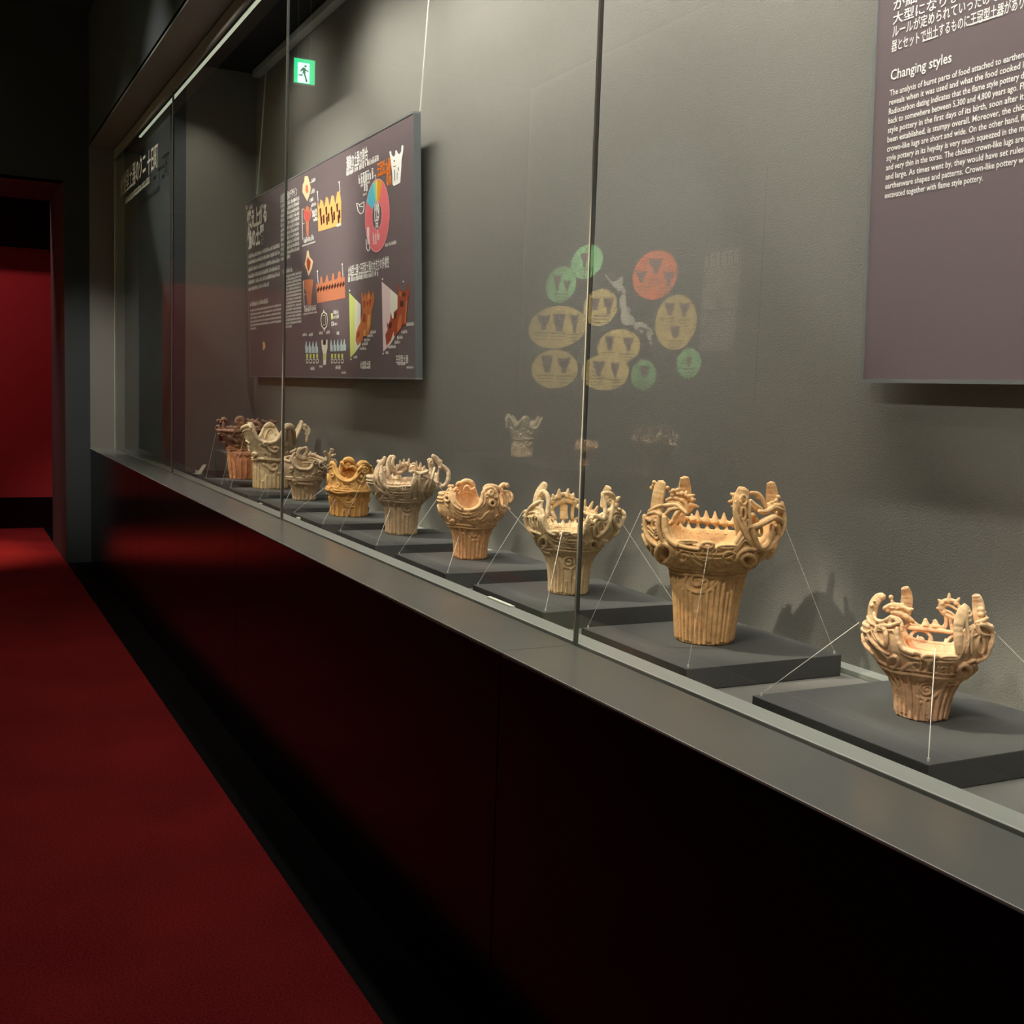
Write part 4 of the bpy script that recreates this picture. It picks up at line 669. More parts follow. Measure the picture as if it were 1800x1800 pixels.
# small brown openwork pot
POTS.append(dict(seed=3, base=(-5.573, 1.640, .925), zoom=(500, 770, 10), vox=.0027, ridges=18, neck=.42, k=1.1, thick=.011, rimr=.009, follow=(), broken=.5,
  label='small brown openwork pot with ragged knotted rim beside the short ochre one', spiral=[(370, 880, 80)],
  rows=[(1130, 285, 638), (1000, 272, 652), (900, 258, 675), (830, 240, 700), (790, 200, 730), (700, 150, 775), (600, 115, 805), (500, 95, 825), (400, 95, 840), (300, 110, 850), (200, 130, 850)],
  front=[(110, 420), (160, 300), (190, 340), (190, 440), (230, 520), (300, 550), (420, 555), (480, 520), (520, 430), (620, 430), (720, 400), (800, 400)],
  back=[(150, 320), (240, 330), (330, 400), (460, 400), (600, 400), (720, 380), (800, 380)],
  scrolls=[(.6, .03, 7, 1.3)],
  body=[(W, 0, 470, 695, 46, 1.3, 14, 60), (T, 0, 14, [(300, 690), (360, 740), (440, 750)]), (T, 0, 14, [(330, 660), (390, 700), (430, 660)]), (W, 0, 375, 870, 42, 1.3, 14, 0), (W, 0, 655, 850, 42, 1.3, 14, 0), (O, 0, 195, 772, 30, 32, 20, 1), (O, 0, 530, 802, 26, 24, 18, 1), (O, 0, 130, 560, 22, 34, 16, 1), (O, 0, 590, 700, 26, 28, 18, 1), (T, 0, 18, [(220, 790), (360, 800), (520, 815)]), (T, 0, 14, [(170, 620), (200, 700), (260, 740)]), (T, 0, 14, [(540, 540), (520, 620), (480, 640)])],
  rim=[(T, 0, 22, [(180, 350), (190, 450), (240, 530), (340, 550), (440, 545), (500, 480)], .4), (T, .1, 16, [(320, 430), (420, 435), (480, 430)], 0), (T, .1, 14, [(330, 490), (400, 470), (450, 500)], 0), (T, 1, 20, [(230, 450), (300, 430), (360, 380)], 0)],
  lugs=[
   [(T, .2, 24, [(110, 250), (190, 220), (200, 190)], 0), (T, .1, 24, [(170, 270), (110, 370), (85, 470), (120, 560)], 0), (T, 0, 24, [(190, 260), (150, 340), (160, 450), (220, 540)], 0), (O, .2, 95, 490, 26, 60, 16, 0)],
   [(T, .6, 44, [(300, 190), (245, 230), (240, 300), (300, 360), (380, 350)], 0), (T, .6, 28, [(370, 160), (400, 220), (370, 290), (330, 310)], 0), (K, .6, [(330, 180, 30), (390, 170, 22)])],
   [(T, .8, 28, [(350, 360), (420, 300), (520, 300), (620, 350), (700, 370)], 0), (S, .8, 24, [((440, 300), (465, 235)), ((530, 300), (555, 252)), ((580, 320), (590, 300)), ((640, 350), (665, 335)), ((500, 300), (500, 265))]), (T, .6, 20, [(360, 400), (450, 350), (560, 380), (660, 410)], 0)],
   [(O, 0, 535, 432, 30, 28, 16, 1), (O, 0, 638, 480, 46, 50, 18, 1), (O, 0, 600, 610, 32, 30, 18, 1), (O, 0, 688, 582, 32, 30, 16, 1), (T, .1, 24, [(720, 250), (735, 330), (710, 430), (640, 540)], 0), (T, .1, 20, [(770, 330), (750, 440), (690, 520)], 0), (T, .1, 18, [(700, 240), (740, 260), (780, 320)], 0), (O, .2, 708, 255, 18, 20, 14, 0), (O, 0, 745, 500, 26, 40, 16, 1), (O, 0, 720, 670, 30, 30, 16, 1)],
   [(O, .4, 818, 225, 22, 26, 18, 0), (K, .4, [(855, 312, 38), (885, 290, 24), (815, 195, 22)]), (T, .5, 20, [(800, 400), (850, 375), (900, 400), (920, 460)], 0), (T, .3, 24, [(800, 260), (790, 340), (780, 440)], 0), (T, .3, 22, [(800, 560), (780, 640), (740, 720)], 0)],
  ]))
# tall pale crown pot
POTS.append(dict(seed=2, drop=(52, 110), extra=[(52, .262), (60, .285), (67, .34), (76, .368), (88, .368), (97, .33), (106, .275)], base=(-6.240, 1.642, .925), zoom=(370, 720, 9.474), vox=.0032, ridges=26, neck=.44, k=1.15, thick=.013, rimr=.011, follow=(.022,), sm=9, broken=.4,
  label='tall wide pale pot with four smooth peaks, in front of the dark-rimmed one', spiral=[(980, 930, 170)],
  rows=[(1345, 822, 1362), (1200, 795, 1345), (1000, 778, 1325), (880, 768, 1312), (830, 740, 1320), (780, 725, 1335), (700, 695, 1365), (600, 668, 1410), (500, 645, 1480), (400, 632, 1550), (300, 628, 1620), (230, 628, 1655)],
  front=[(632, 260), (680, 280), (720, 400), (790, 500), (880, 540), (1000, 560), (1120, 520), (1190, 420), (1230, 300), (1300, 260), (1370, 300), (1410, 420), (1470, 560), (1530, 560)],
  back=[(660, 400), (760, 480), (840, 440), (880, 320), (930, 250), (1040, 250), (1090, 340), (1150, 450), (1300, 500), (1440, 480), (1510, 360), (1550, 250), (1600, 230), (1640, 270)],
  scrolls=[(.62, .04, 6, 1.2)],
  body=[(O, 0, 918, 572, 28, 24, 20, 1), (T, 0, 20, [(950, 600), (990, 670), (1070, 705), (1120, 660), (1090, 625), (1050, 640)]), (T, 0, 14, [(855, 560), (850, 630), (930, 720), (965, 780), (900, 800)]), (T, 0, 14, [(820, 580), (830, 650), (900, 740)]), (T, 0, 20, [(880, 905), (950, 940), (1030, 1010), (1105, 970), (1080, 910), (1030, 930)]), (W, 0, 1270, 740, 45, 1.2, 16, 60), (W, 0, 1250, 590, 40, 1.2, 14, 0), (O, 0, 745, 752, 28, 24, 20, 1), (T, 0, 20, [(800, 820), (950, 825), (1100, 845), (1230, 850)]), (O, 0, 1240, 830, 24, 24, 18, 1), (T, 0, 10, [(1010, 740), (1005, 810)]), (T, 0, 10, [(1050, 740), (1045, 815)]), (T, 0, 10, [(1090, 750), (1085, 820)]), (T, 0, 10, [(1130, 750), (1125, 825)]), (W, 0, 1130, 1070, 30, 1.2, 12, 0), (T, 0, 16, [(1230, 880), (1270, 1000), (1260, 1200)]), (O, 0, 1550, 590, 34, 34, 20, 1), (T, 0, 16, [(1390, 600), (1480, 680), (1540, 700)])],
  rim=[(T, 1, 16, [(890, 480), (930, 380), (990, 320), (1040, 340), (1090, 420)], -2)],
  lugs=[
   [(T, .2, 30, [(632, 250), (680, 245), (720, 330), (760, 440)], 0), (O, 0, 672, 320, 16, 32, 14, 1)],
   [(K, .95, [(980, 262, 40), (930, 270, 30), (1030, 268, 32)]), (T, .95, 30, [(900, 290), (980, 240), (1060, 280)], 0)],
   [(T, .0, 44, [(1230, 320), (1270, 280), (1330, 280), (1370, 330)], 0), (T, 0, 22, [(1230, 330), (1235, 420), (1225, 520)]), (T, 0, 22, [(1300, 330), (1300, 440), (1290, 520)]), (T, 0, 22, [(1370, 330), (1380, 420), (1390, 520)])],
   [(K, .6, [(1570, 270, 42), (1560, 320, 38), (1540, 300, 30)]), (T, .4, 18, [(1610, 280), (1655, 340), (1630, 410), (1570, 400)], 0), (T, .4, 24, [(1590, 330), (1610, 420), (1600, 540)], 0)],
  ]))
# dark rimmed pot at the far end
POTS.append(dict(seed=1, base=(-6.87, 1.642, .925), zoom=(370, 720, 9.474), vox=.0034, ridges=16, neck=.50, k=1.0, thick=.013, rimr=.011, follow=(.03,), broken=.7,
  label='farthest pot, orange foot under a sooty dark rim with knobs', spiral=[(560, 720, 120)],
  rows=[(1180, 412, 800), (1100, 385, 815), (1000, 367, 830), (800, 347, 850), (680, 337, 860), (620, 325, 880), (560, 290, 920), (480, 225, 990), (400, 175, 1030), (320, 150, 1050), (240, 140, 1060), (160, 130, 1070)],
  front=[(160, 350), (230, 345), (380, 355), (500, 350), (620, 345), (800, 345), (950, 345), (1040, 340)],
  back=[(160, 320), (240, 310), (400, 300), (600, 300), (800, 300), (1040, 310)],
  scrolls=[(.62, .035, 8, 1.3)],
  body=[(W, 0, 560, 430, 52, 1.4, 13, 60), (W, 0, 470, 725, 46, 1.2, 12, 0), (W, 0, 610, 725, 46, 1.2, 12, 160), (T, 0, 20, [(160, 400), (180, 500), (260, 560)]), (T, 0, 20, [(300, 450), (360, 510), (400, 590), (480, 600)]), (T, 0, 18, [(320, 440), (400, 500), (460, 540)]), (O, 0, 335, 655, 22, 22, 18, 1), (T, 0, 14, [(480, 500), (540, 560), (560, 600)]), (W, 0, 540, 630, 34, 1.2, 12, 0), (T, 0, 16, [(690, 680), (700, 900), (690, 1180)]), (T, 0, 16, [(740, 680), (750, 900), (740, 1180)]), (O, .2, 140, 305, 26, 34, 18, 0)],
  rim=[(S, 1, 24, [((290, 310), (290, 270)), ((340, 310), (340, 265)), ((385, 310), (390, 268)), ((440, 310), (440, 270)), ((330, 330), (330, 300))]), (T, 0, 22, [(235, 350), (400, 360), (600, 345)], .4), (T, 0, 14, [(410, 290), (405, 380), (385, 460)], 1.2), (T, 0, 16, [(430, 290), (450, 370), (470, 330)], 1)],
  lugs=[
   [(T, .4, 28, [(115, 185), (160, 200), (180, 220)], 0), (T, .4, 32, [(190, 165), (235, 165), (270, 205)], 0), (K, .3, [(130, 175, 22), (165, 215, 20), (210, 170, 28)]), (T, .2, 22, [(215, 210), (225, 280), (235, 345)], 0)],
   [(T, .9, 40, [(440, 220), (450, 165), (510, 150), (545, 190), (530, 240)], 0), (K, .9, [(470, 250, 30), (480, 180, 36), (540, 230, 26), (585, 190, 20)])],
   [(K, .7, [(615, 160, 20), (640, 185, 24), (700, 165, 20), (720, 190, 26), (790, 160, 22), (770, 195, 28), (650, 240, 24), (700, 230, 24), (820, 230, 22), (850, 260, 26)]), (T, .7, 28, [(600, 240), (700, 215), (800, 225), (840, 300)], 0), (T, .7, 24, [(630, 170), (670, 200), (650, 240)], 0), (T, .7, 24, [(700, 165), (720, 220), (790, 170)], 0), (T, .7, 22, [(640, 260), (660, 330), (650, 400)], 0)],
   [(K, .5, [(880, 185, 30), (1020, 180, 26), (1110, 195, 18), (1075, 220, 22), (930, 200, 26)]), (T, .5, 24, [(860, 190), (950, 215), (1040, 200), (1090, 215)], 0), (T, .4, 20, [(1090, 280), (1130, 330), (1115, 380)], 0)],
  ]))
CL = {
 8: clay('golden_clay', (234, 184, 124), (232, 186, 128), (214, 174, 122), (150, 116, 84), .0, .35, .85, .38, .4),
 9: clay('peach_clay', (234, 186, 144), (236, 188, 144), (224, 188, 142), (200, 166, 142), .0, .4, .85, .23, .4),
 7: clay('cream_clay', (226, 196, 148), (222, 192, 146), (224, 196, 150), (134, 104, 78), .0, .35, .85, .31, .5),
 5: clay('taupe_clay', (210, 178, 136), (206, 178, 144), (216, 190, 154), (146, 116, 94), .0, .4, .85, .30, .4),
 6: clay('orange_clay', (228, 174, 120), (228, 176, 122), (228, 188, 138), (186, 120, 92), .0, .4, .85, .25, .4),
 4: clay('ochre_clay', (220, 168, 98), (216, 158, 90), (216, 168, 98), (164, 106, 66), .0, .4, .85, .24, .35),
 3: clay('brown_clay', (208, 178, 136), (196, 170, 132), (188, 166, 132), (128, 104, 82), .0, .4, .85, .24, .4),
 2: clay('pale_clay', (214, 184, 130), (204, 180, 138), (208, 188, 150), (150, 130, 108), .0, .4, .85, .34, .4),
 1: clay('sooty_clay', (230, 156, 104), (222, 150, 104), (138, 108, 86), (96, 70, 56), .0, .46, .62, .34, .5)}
ROOTS = {}
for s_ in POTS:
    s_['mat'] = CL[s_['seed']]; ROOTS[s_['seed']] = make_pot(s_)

# ------------------------------------------------------------------ information panels (flat printed boards, hung tilting forward)
class Plane:
    def __init__(s, y0, z0, y1, z1):
        s.o = np.array([0, y0, z0]); s.u = np.array([1., 0, 0]); v = np.array([0, y1-y0, z1-z0]); s.v = v/np.linalg.norm(v); s.n = np.cross(s.u, s.v)
        if s.n[1] > 0: s.n = -s.n
    def hit(s, x, y):
        d = ray(x, y); t = ((s.o-EYE)@s.n)/(d@s.n); return EYE+d*t
    def uv(s, x, y): q = s.hit(x, y)-s.o; return q@s.u, q@s.v
    def at(s, u, v, e=0): return s.o+u*s.u+v*s.v+e*s.n
class Mirror(Plane):
    """a plane seen reflected in the showcase glass; builds on the real wall opposite"""
    def __init__(s, yreal):
        yv = 2*(Y_G-.004)-yreal; Plane.__init__(s, yv, 0, yv, 1); s.yr = yreal
    def at(s, u, v, e=0): return np.array([u, s.yr+e, v])
def pm(name, col, rough=.55): return mat(name, col, rough)
def poly(pl, pts, m, name, parent, e=.0008, label=None):
    P = [pl.at(*pl.uv(*p), e) for p in pts]
    o = MB().quad(P).build(name, m, parent); 
    if label: o['label'] = label
    return o
def polys(pl, plist, m, name, parent, e=.0012):
    if name.startswith('key_'):
        for pts in plist: MB().quad([pl.at(*pl.uv(*p), e) for p in pts]).build(name, m, parent)
        return
    b = MB()
    for pts in plist: b.quad([pl.at(*pl.uv(*p), e) for p in pts])
    return b.build(name, m, parent)
def uvquads(pl, rects, m, name, parent, e=.0010):
    b = MB()
    for (u0, v0, u1, v1) in rects: b.quad([pl.at(u0, v0, e), pl.at(u1, v0, e), pl.at(u1, v1, e), pl.at(u0, v1, e)])
    return b.build(name, m, parent)
def text(pl, s, p0, x_end, hgt, m, name, parent, e=.0010, bold=.0, u_len=None, flip=False, shear=0):
    """real lettering laid on a board: baseline start in the photo, height in metres"""
    cu = bpy.data.curves.new('t', 'FONT'); cu.body = s; cu.size = 1.0; cu.offset = bold; cu.resolution_u = 2; cu.shear = shear
    o = bpy.data.objects.new('t', cu); sc.collection.objects.link(o)
    dg = bpy.context.evaluated_depsgraph_get(); dg.update()
    me = bpy.data.meshes.new_from_object(o.evaluated_get(dg)); bpy.data.objects.remove(o); bpy.data.curves.remove(cu)
    V = np.array([v.co[:] for v in me.vertices]); F = [tuple(p.vertices) for p in me.polygons]; bpy.data.meshes.remove(me)
    if len(V) == 0: return None
    u0, v0 = pl.uv(*p0)
    if x_end is not None:
        # same height on the board, so step along the board to where the photo column is reached
        lo, hi = u0, u0+6
        fx = lambda u: (lambda q: 900+F_PX*((q-EYE)@RT)/((q-EYE)@FW) if (q-EYE)@FW > .05 else 9999)(pl.at(u, v0) if not isinstance(pl, Mirror) else np.array([u, pl.o[1], v0]))
        for _ in range(40):
            mid = (lo+hi)/2
            if fx(mid) < x_end: lo = mid
            else: hi = mid
        L = lo-u0
    else: L = u_len
    sx = L/(V[:, 0].max()-V[:, 0].min()); sy = hgt/.72; x0 = V[:, 0].min()
    P = [pl.at(u0+(x-x0)*sx, v0+y*sy, e) for x, y, z in V]
    return mk(name, P, F, m, parent)
RNG = random.Random(4)
def scribble(pl, p0, x_end, hgt, m, name, parent, e=.0010, dens=1.0, word=True):
    """a line of print too small to read: letter-sized strokes"""
    u0, v0 = pl.uv(*p0)
    q = pl.at(u0, v0) if not isinstance(pl, Mirror) else None
    lo, hi = u0, u0+6
    for _ in range(40):
        mid = (lo+hi)/2; qq = np.array([mid, pl.o[1], v0]) if isinstance(pl, Mirror) else pl.at(mid, v0)
        if 900+F_PX*((qq-EYE)@RT)/((qq-EYE)@FW) < x_end: lo = mid
        else: hi = mid
    R_ = []; u = u0; cw = hgt*.62
    while u < lo:
        if word and RNG.random() < .10: u += cw*.6; continue
        w_ = min(cw*RNG.uniform(.65, 1.0), lo-u)
        a = hgt*RNG.uniform(.0, .12); b = hgt*RNG.uniform(.72, 1.0)
        R_.append((u, v0+a, u+w_*.36, v0+b)); R_.append((u+w_*.45, v0+a, u+w_*.82, v0+b*RNG.uniform(.6, 1)))
        R_.append((u, v0+hgt*.42, u+w_*.85, v0+hgt*.60)); 
        if RNG.random() < .6: R_.append((u, v0+hgt*.84, u+w_*.85, v0+hgt*.98))
        u += cw
    return uvquads(pl, R_, m, name, parent, e)
def board(pl, u0, u1, v0, v1, label, name='info_panel'):
    c = pl.at((u0+u1)/2, v0)
    root = empty(name, tuple(c), label, 'panel')
    def slab(a0, b0, a1, b1, e0, e1, nm, m):
        P = [pl.at(a, b, e) for e in (e0, e1) for a, b in ((a0, b0), (a1, b0), (a1, b1), (a0, b1))]
        o = mk(nm, P, [(0, 3, 2, 1), (4, 5, 6, 7), (0, 1, 5, 4), (1, 2, 6, 5), (2, 3, 7, 6), (3, 0, 4, 7)], m, root)
        return o
    slab(u0, v0, u1, v1, -.030, 0, 'board', M_print)
    t = .008
    for q in ((u0-t, v0-t, u1+t, v0), (u0-t, v1, u1+t, v1+t), (u0-t, v0, u0, v1), (u1, v0, u1+t, v1)):
        slab(*q, -.031, .002, 'frame_bar', M_board if q[0] > u0 else M_bezel)
    return root

# --- large picture panel
P1 = Plane(1.86, 1.541, 1.820, 2.661)
uL = P1.uv(440, 662)[0]; uR = P1.uv(730, 662)[0]; vB = P1.uv(600, 662.5)[1]; vT = P1.uv(729, 198)[1]
info = board(P1, uL, uR, vB, vT, 'large dark panel of pottery diagrams with a pink ring chart, hung above the far pots')
def Z2(pts): return [(400+x/3.461, 180+y/3.461) for x, y in pts]
def Z7(pts): return [(520+x/7.826, 440+y/7.826) for x, y in pts]
def Z5(pts): return [(430+x/6.92, 340+y/6.92) for x, y in pts]
def Z8(pts): return [(590+x/8.18, 230+y/8.18) for x, y in pts]
z2 = lambda x, y: (400+x/3.461, 180+y/3.461)
z5 = lambda x, y: (430+x/6.92, 340+y/6.92)
z7 = lambda x, y: (520+x/7.826, 440+y/7.826)
z8 = lambda x, y: (590+x/8.18, 230+y/8.18)
hm = lambda px: px/ (F_PX/6.2)
text(P1, '燃え上がる', z2(122, 768), 400+240/3.461, .088, M_white, 'heading', info, bold=.045)
text(P1, '焔の土器', z2(124, 882), 400+226/3.461, .088, M_white, 'heading', info, bold=.045)
for x0, x1 in ((112, 122), (135, 155)): scribble(P1, z2(x0, 655), 400+x1/3.461, .025, M_white, 'text_line', info)
for i, y in enumerate((796, 870, 955, 1038, 1112, 1192)):
    scribble(P1, z5(50, y), 430+(430 if i < 5 else 300)/6.92, .026, M_white, 'text_line', info)
scribble(P1, z5(68, 1380), 430+290/6.92, .030, M_white, 'text_line', info)
for i, y in enumerate((1442, 1487, 1532, 1577, 1620, 1662)): scribble(P1, z5(72, y), 430+(445 if i < 5 else 145)/6.92, .015, M_white, 'text_line', info)
text(P1, '火焔型土器のデザイン', z2(322, 612), 400+424/3.461, .040, M_white, 'heading', info, bold=.01)
for i in range(12): scribble(P1, (494, 366.5+8.42*i), 526.5 if i < 11 else 510, .023, M_white, 'text_line', info)
scribble(P1, z5(468, 985), 430+582/6.92, .028, M_white, 'text_line', info)
for i in range(16): scribble(P1, (499, 489.5+5.85*i), 530 if i < 15 else 513, .015, M_white, 'text_line', info)
C_ter = pm('print_terracotta', (206, 128, 92)); C_gold = pm('print_gold', (232, 176, 104)); C_crm = pm('print_cream', (236, 206, 160)); C_dkb = pm('print_dark_brown', (84, 44, 30))
C_pink = pm('print_pink', (232, 116, 120)); C_or = pm('print_orange', (236, 160, 40)); C_cy = pm('print_cyan', (96, 196, 214)); C_gr = pm('print_green', (150, 214, 170)); C_yel = pm('print_yellow', (240, 214, 120))
C_lg = pm('print_lime', (214, 226, 126)); C_pale = pm('print_pale', (240, 236, 214)); C_rose = pm('print_rose', (240, 212, 210)); C_rb = pm('print_red_brown', (168, 74, 44)); C_ob = pm('print_orange_brown', (206, 120, 66)); C_bg = pm('print_ground', (70, 60, 62)); C_dor = pm('print_deep_orange', (240, 130, 40))
def art(name, pts, m, e=.0009, z=Z2): return poly(P1, z(pts), m, name, info, e)
art('picture', [(470, 450), (490, 448), (498, 480), (508, 520), (500, 560), (486, 602), (474, 580), (456, 545), (458, 500), (468, 480)], C_crm)
art('picture', [(478, 500), (490, 505), (494, 540), (484, 556), (474, 535)], C_ter, .0013)
art('picture', [(464, 640), (474, 655), (480, 632), (492, 630), (500, 655), (510, 650), (508, 700), (496, 730), (494, 812), (482, 815), (476, 730), (464, 700)], C_ter)
art('picture', [(466, 660), (508, 665), (500, 720), (474, 722)], pm('print_rose_red', (206, 96, 92)), .0013)
art('picture', [(484, 905), (494, 900), (500, 940), (522, 965), (514, 1010), (494, 1056), (480, 1010), (470, 985), (480, 940)], C_crm)
art('picture', [(490, 940), (508, 970), (502, 1010), (492, 1030), (484, 1000), (482, 965)], C_rb, .0013)
art('picture', [(462, 1082), (500, 1075), (522, 1078), (520, 1120), (512, 1180), (510, 1232), (490, 1236), (478, 1150), (466, 1130)], C_ter)
art('picture', [(548, 600), (560, 640), (566, 590), (580, 600), (590, 640), (600, 575), (612, 580), (622, 630), (634, 565), (648, 570), (656, 620), (668, 545), (684, 540), (692, 600), (692, 745), (553, 786)], C_gold)
polys(P1, [Z2([(x, y), (x+10, y-10), (x+12, y+40), (x+4, y+50)]) for x, y in ((560, 650), (580, 690), (596, 640), (610, 680), (628, 640), (644, 670), (662, 620), (676, 660), (566, 700), (600, 700), (634, 690), (670, 690))], C_dkb, 'picture_mark', info, .0014)
art('picture', [(540, 1105), (562, 1100), (566, 1060), (576, 1060), (580, 1098), (596, 1092), (602, 1050), (610, 1052), (616, 1088), (634, 1082), (638, 1040), (648, 1040), (652, 1078), (670, 1070), (676, 1026), (688, 1028), (692, 1064), (714, 1060), (718, 1190), (546, 1222)], C_ter)
polys(P1, [Z2([(x, 1140-(x-545)*.22), (x+12, 1118-(x-545)*.22), (x+16, 1138-(x-545)*.22), (x+6, 1158-(x-545)*.22)]) for x in range(545, 700, 17)], C_dkb, 'picture_mark', info, .0014)
# fine white keylines
def lines(pairs, wpx, z, name='key_line', m=M_white):
    L = []
    for (a, b) in pairs:
        (x0, y0), (x1, y1) = z([a])[0], z([b])[0]; dx, dy = x1-x0, y1-y0; l = math.hypot(dx, dy)+1e-6; nx, ny = -dy/l*wpx/2, dx/l*wpx/2
        L.append([(x0+nx, y0+ny), (x0-nx, y0-ny), (x1-nx, y1-ny), (x1+nx, y1+ny)])
    return polys(P1, L, m, name, info, .0011)
lines([((454, 650), (458, 835)), ((454, 652), (464, 648)), ((455, 740), (470, 735)), ((548, 545), (552, 600)), ((680, 485), (686, 545)), ((548, 1030), (552, 1100)), ((699, 985), (703, 1060)), ((462, 1085), (468, 1250)), ((464, 1170), (476, 1168)), ((464, 1240), (490, 1236)), ((505, 640), (545, 720)), ((500, 490), (530, 480)), ((505, 555), (530, 545)), ((902, 440), (904, 480)), ((888, 452), (902, 440))], .8, Z2)
polys(P1, [Z2([(x-5, y), (x, y-7), (x+5, y), (x, y+7)]) for x, y in ((548, 545), (680, 485), (548, 1027), (699, 985), (744, 1145), (944, 1075), (1070, 1090), (752, 1562), (948, 1528))], M_white, 'key_dot', info)
for x0, x1, y, h_ in ((465, 527, 858, .03), (455, 535, 880, .01), (470, 540, 1276, .03), (462, 545, 1294, .010), (512, 536, 490, .02), (510, 532, 552, .02), (500, 524, 610, .02), (510, 540, 640, .02), (515, 545, 680, .02), (518, 545, 700, .02), (520, 550, 728, .02), (665, 692, 760, .016), (646, 676, 1290, .02), (646, 678, 1318, .02), (645, 668, 1360, .02), (458, 484, 1424, .018), (496, 520, 1424, .018), (556, 580, 1414, .018), (600, 624, 1410, .018), (665, 680, 1416, .018), (506, 530, 1630, .02), (560, 580, 1614, .014), (658, 690, 1624, .02), (694, 722, 1652, .014), (870, 905, 1408, .016), (852, 888, 1430, .016), (832, 868, 1455, .016), (818, 854, 1480, .016), (806, 846, 1508, .016), (768, 790, 1558, .014), (1090, 1134, 1362, .016), (1058, 1094, 1408, .016), (1034, 1068, 1442, .016), (1018, 1052, 1470, .016), (980, 1024, 1498, .016), (960, 980, 1532, .014), (815, 870, 1622, .014), (1036, 1084, 1600, .012), (1090, 1134, 1620, .012), (960, 1028, 880, .016)):
    scribble(P1, z2(x0, y), 400+x1/3.461, h_, M_white, 'caption', info)
# ring chart
cu_, cv_ = P1.uv(*z8(598, 1215)); top = P1.uv(*z8(600, 695))[1]; bot = P1.uv(*z8(585, 1745))[1]; Ro = (top-bot)/2; cv_ = (top+bot)/2
ri = (P1.uv(*z8(600, 1010))[1]-P1.uv(*z8(590, 1425))[1])/2
def arc(a0, a1, m, r0=ri, r1=Ro, name='chart_sector', e=.0011):
    n = max(3, int(abs(a1-a0)/6)); b = MB()
    for i in range(n):
        t0 = math.radians(a0+(a1-a0)*i/n); t1 = math.radians(a0+(a1-a0)*(i+1)/n)
        b.quad([P1.at(cu_+r*math.sin(t), cv_+r*math.cos(t), e) for r, t in ((r0, t0), (r1, t0), (r1, t1), (r0, t1))])
    return b.build(name, m, info)
arc(28, 300, C_pink); arc(3, 28, C_or); arc(-4, 3, C_yel); arc(-18, -4, C_gr); arc(-60, -18, C_cy)
arc(0, 360, pm('print_pink_line', (246, 170, 170)), Ro*.985, Ro*1.01, 'chart_outline', .0014); arc(0, 360, pm('print_pink_line', (246, 170, 170)), ri*.97, ri*1.03, 'chart_outline', .0014)
text(P1, '119', z8(563, 1300), 590+634/8.18, .075, M_white, 'figure', info, bold=.03)
text(P1, '総数', z8(562, 1145), 590+622/8.18, .045, M_white, 'figure', info, bold=.01)
text(P1, '点', z8(572, 1390), 590+618/8.18, .045, M_white, 'figure', info, bold=.02)
text(P1, '8%', z8(735, 785), 590+802/8.18, .085, C_dor, 'figure', info, bold=.03)
text(P1, '王冠型土器', z8(600, 640), 590+795/8.18, .046, C_dor, 'figure', info, bold=.02)
scribble(P1, z8(600, 672), 590+775/8.18, .016, C_dor, 'caption', info)
scribble(P1, z8(335, 780), 590+548/8.18, .050, M_white, 'caption', info); scribble(P1, z8(365, 810), 590+495/8.18, .014, M_white, 'caption', info)
scribble(P1, z8(412, 890), 590+475/8.18, .050, M_white, 'caption', info); scribble(P1, z8(398, 940), 590+450/8.18, .012, M_white, 'caption', info)
scribble(P1, z8(540, 1600), 590+640/8.18, .050, C_rose, 'caption', info, .0015); scribble(P1, z8(540, 1640), 590+600/8.18, .014, C_rose, 'caption', info, .0015)
text(P1, '遺跡の土器の割合', z8(158, 558), 590+465/8.18, .052, M_white, 'heading', info, bold=.012)
scribble(P1, z8(158, 655), 590+622/8.18, .030, M_white, 'caption', info)
art('picture', [(775, 300), (800, 290), (810, 350), (840, 375), (860, 340), (862, 285), (885, 282), (895, 320), (920, 335), (945, 300), (950, 215), (972, 205), (978, 235), (968, 330), (950, 420), (948, 520), (932, 745), (840, 795), (822, 770), (818, 620), (800, 470), (788, 380)], M_white, .0011, Z8)
polys(P1, [Z8([(830, 510), (870, 500), (868, 512), (832, 520)]), Z8([(845, 560), (855, 558), (858, 720), (850, 724)]), Z8([(900, 530), (912, 520), (910, 580), (900, 570)]), Z8([(885, 600), (893, 598), (890, 700), (884, 702)]), Z8([(838, 420), (860, 430), (850, 450), (836, 440)])], C_bg, 'picture_mark', info, .0014)
lines([((300, 1045), (325, 1045)), ((325, 1045), (345, 1065)), ((345, 1065), (410, 1020)), ((305, 1050), (325, 1150)), ((325, 1150), (360, 1195)), ((360, 1195), (400, 1170)), ((400, 1170), (412, 1090)), ((410, 1020), (412, 1090)), ((340, 1060), (350, 1090)), ((350, 1090), (400, 1090))], 1.3, Z8, 'picture_line')
art('picture', [(452, 1390), (488, 1385), (490, 1620), (462, 1640)], C_rose, .0015, Z8)
lines([((440, 1560), (446, 1690)), ((446, 1690), (470, 1730)), ((470, 1730), (495, 1700)), ((495, 1700), (488, 1560))], 1.4, Z8, 'picture_line')
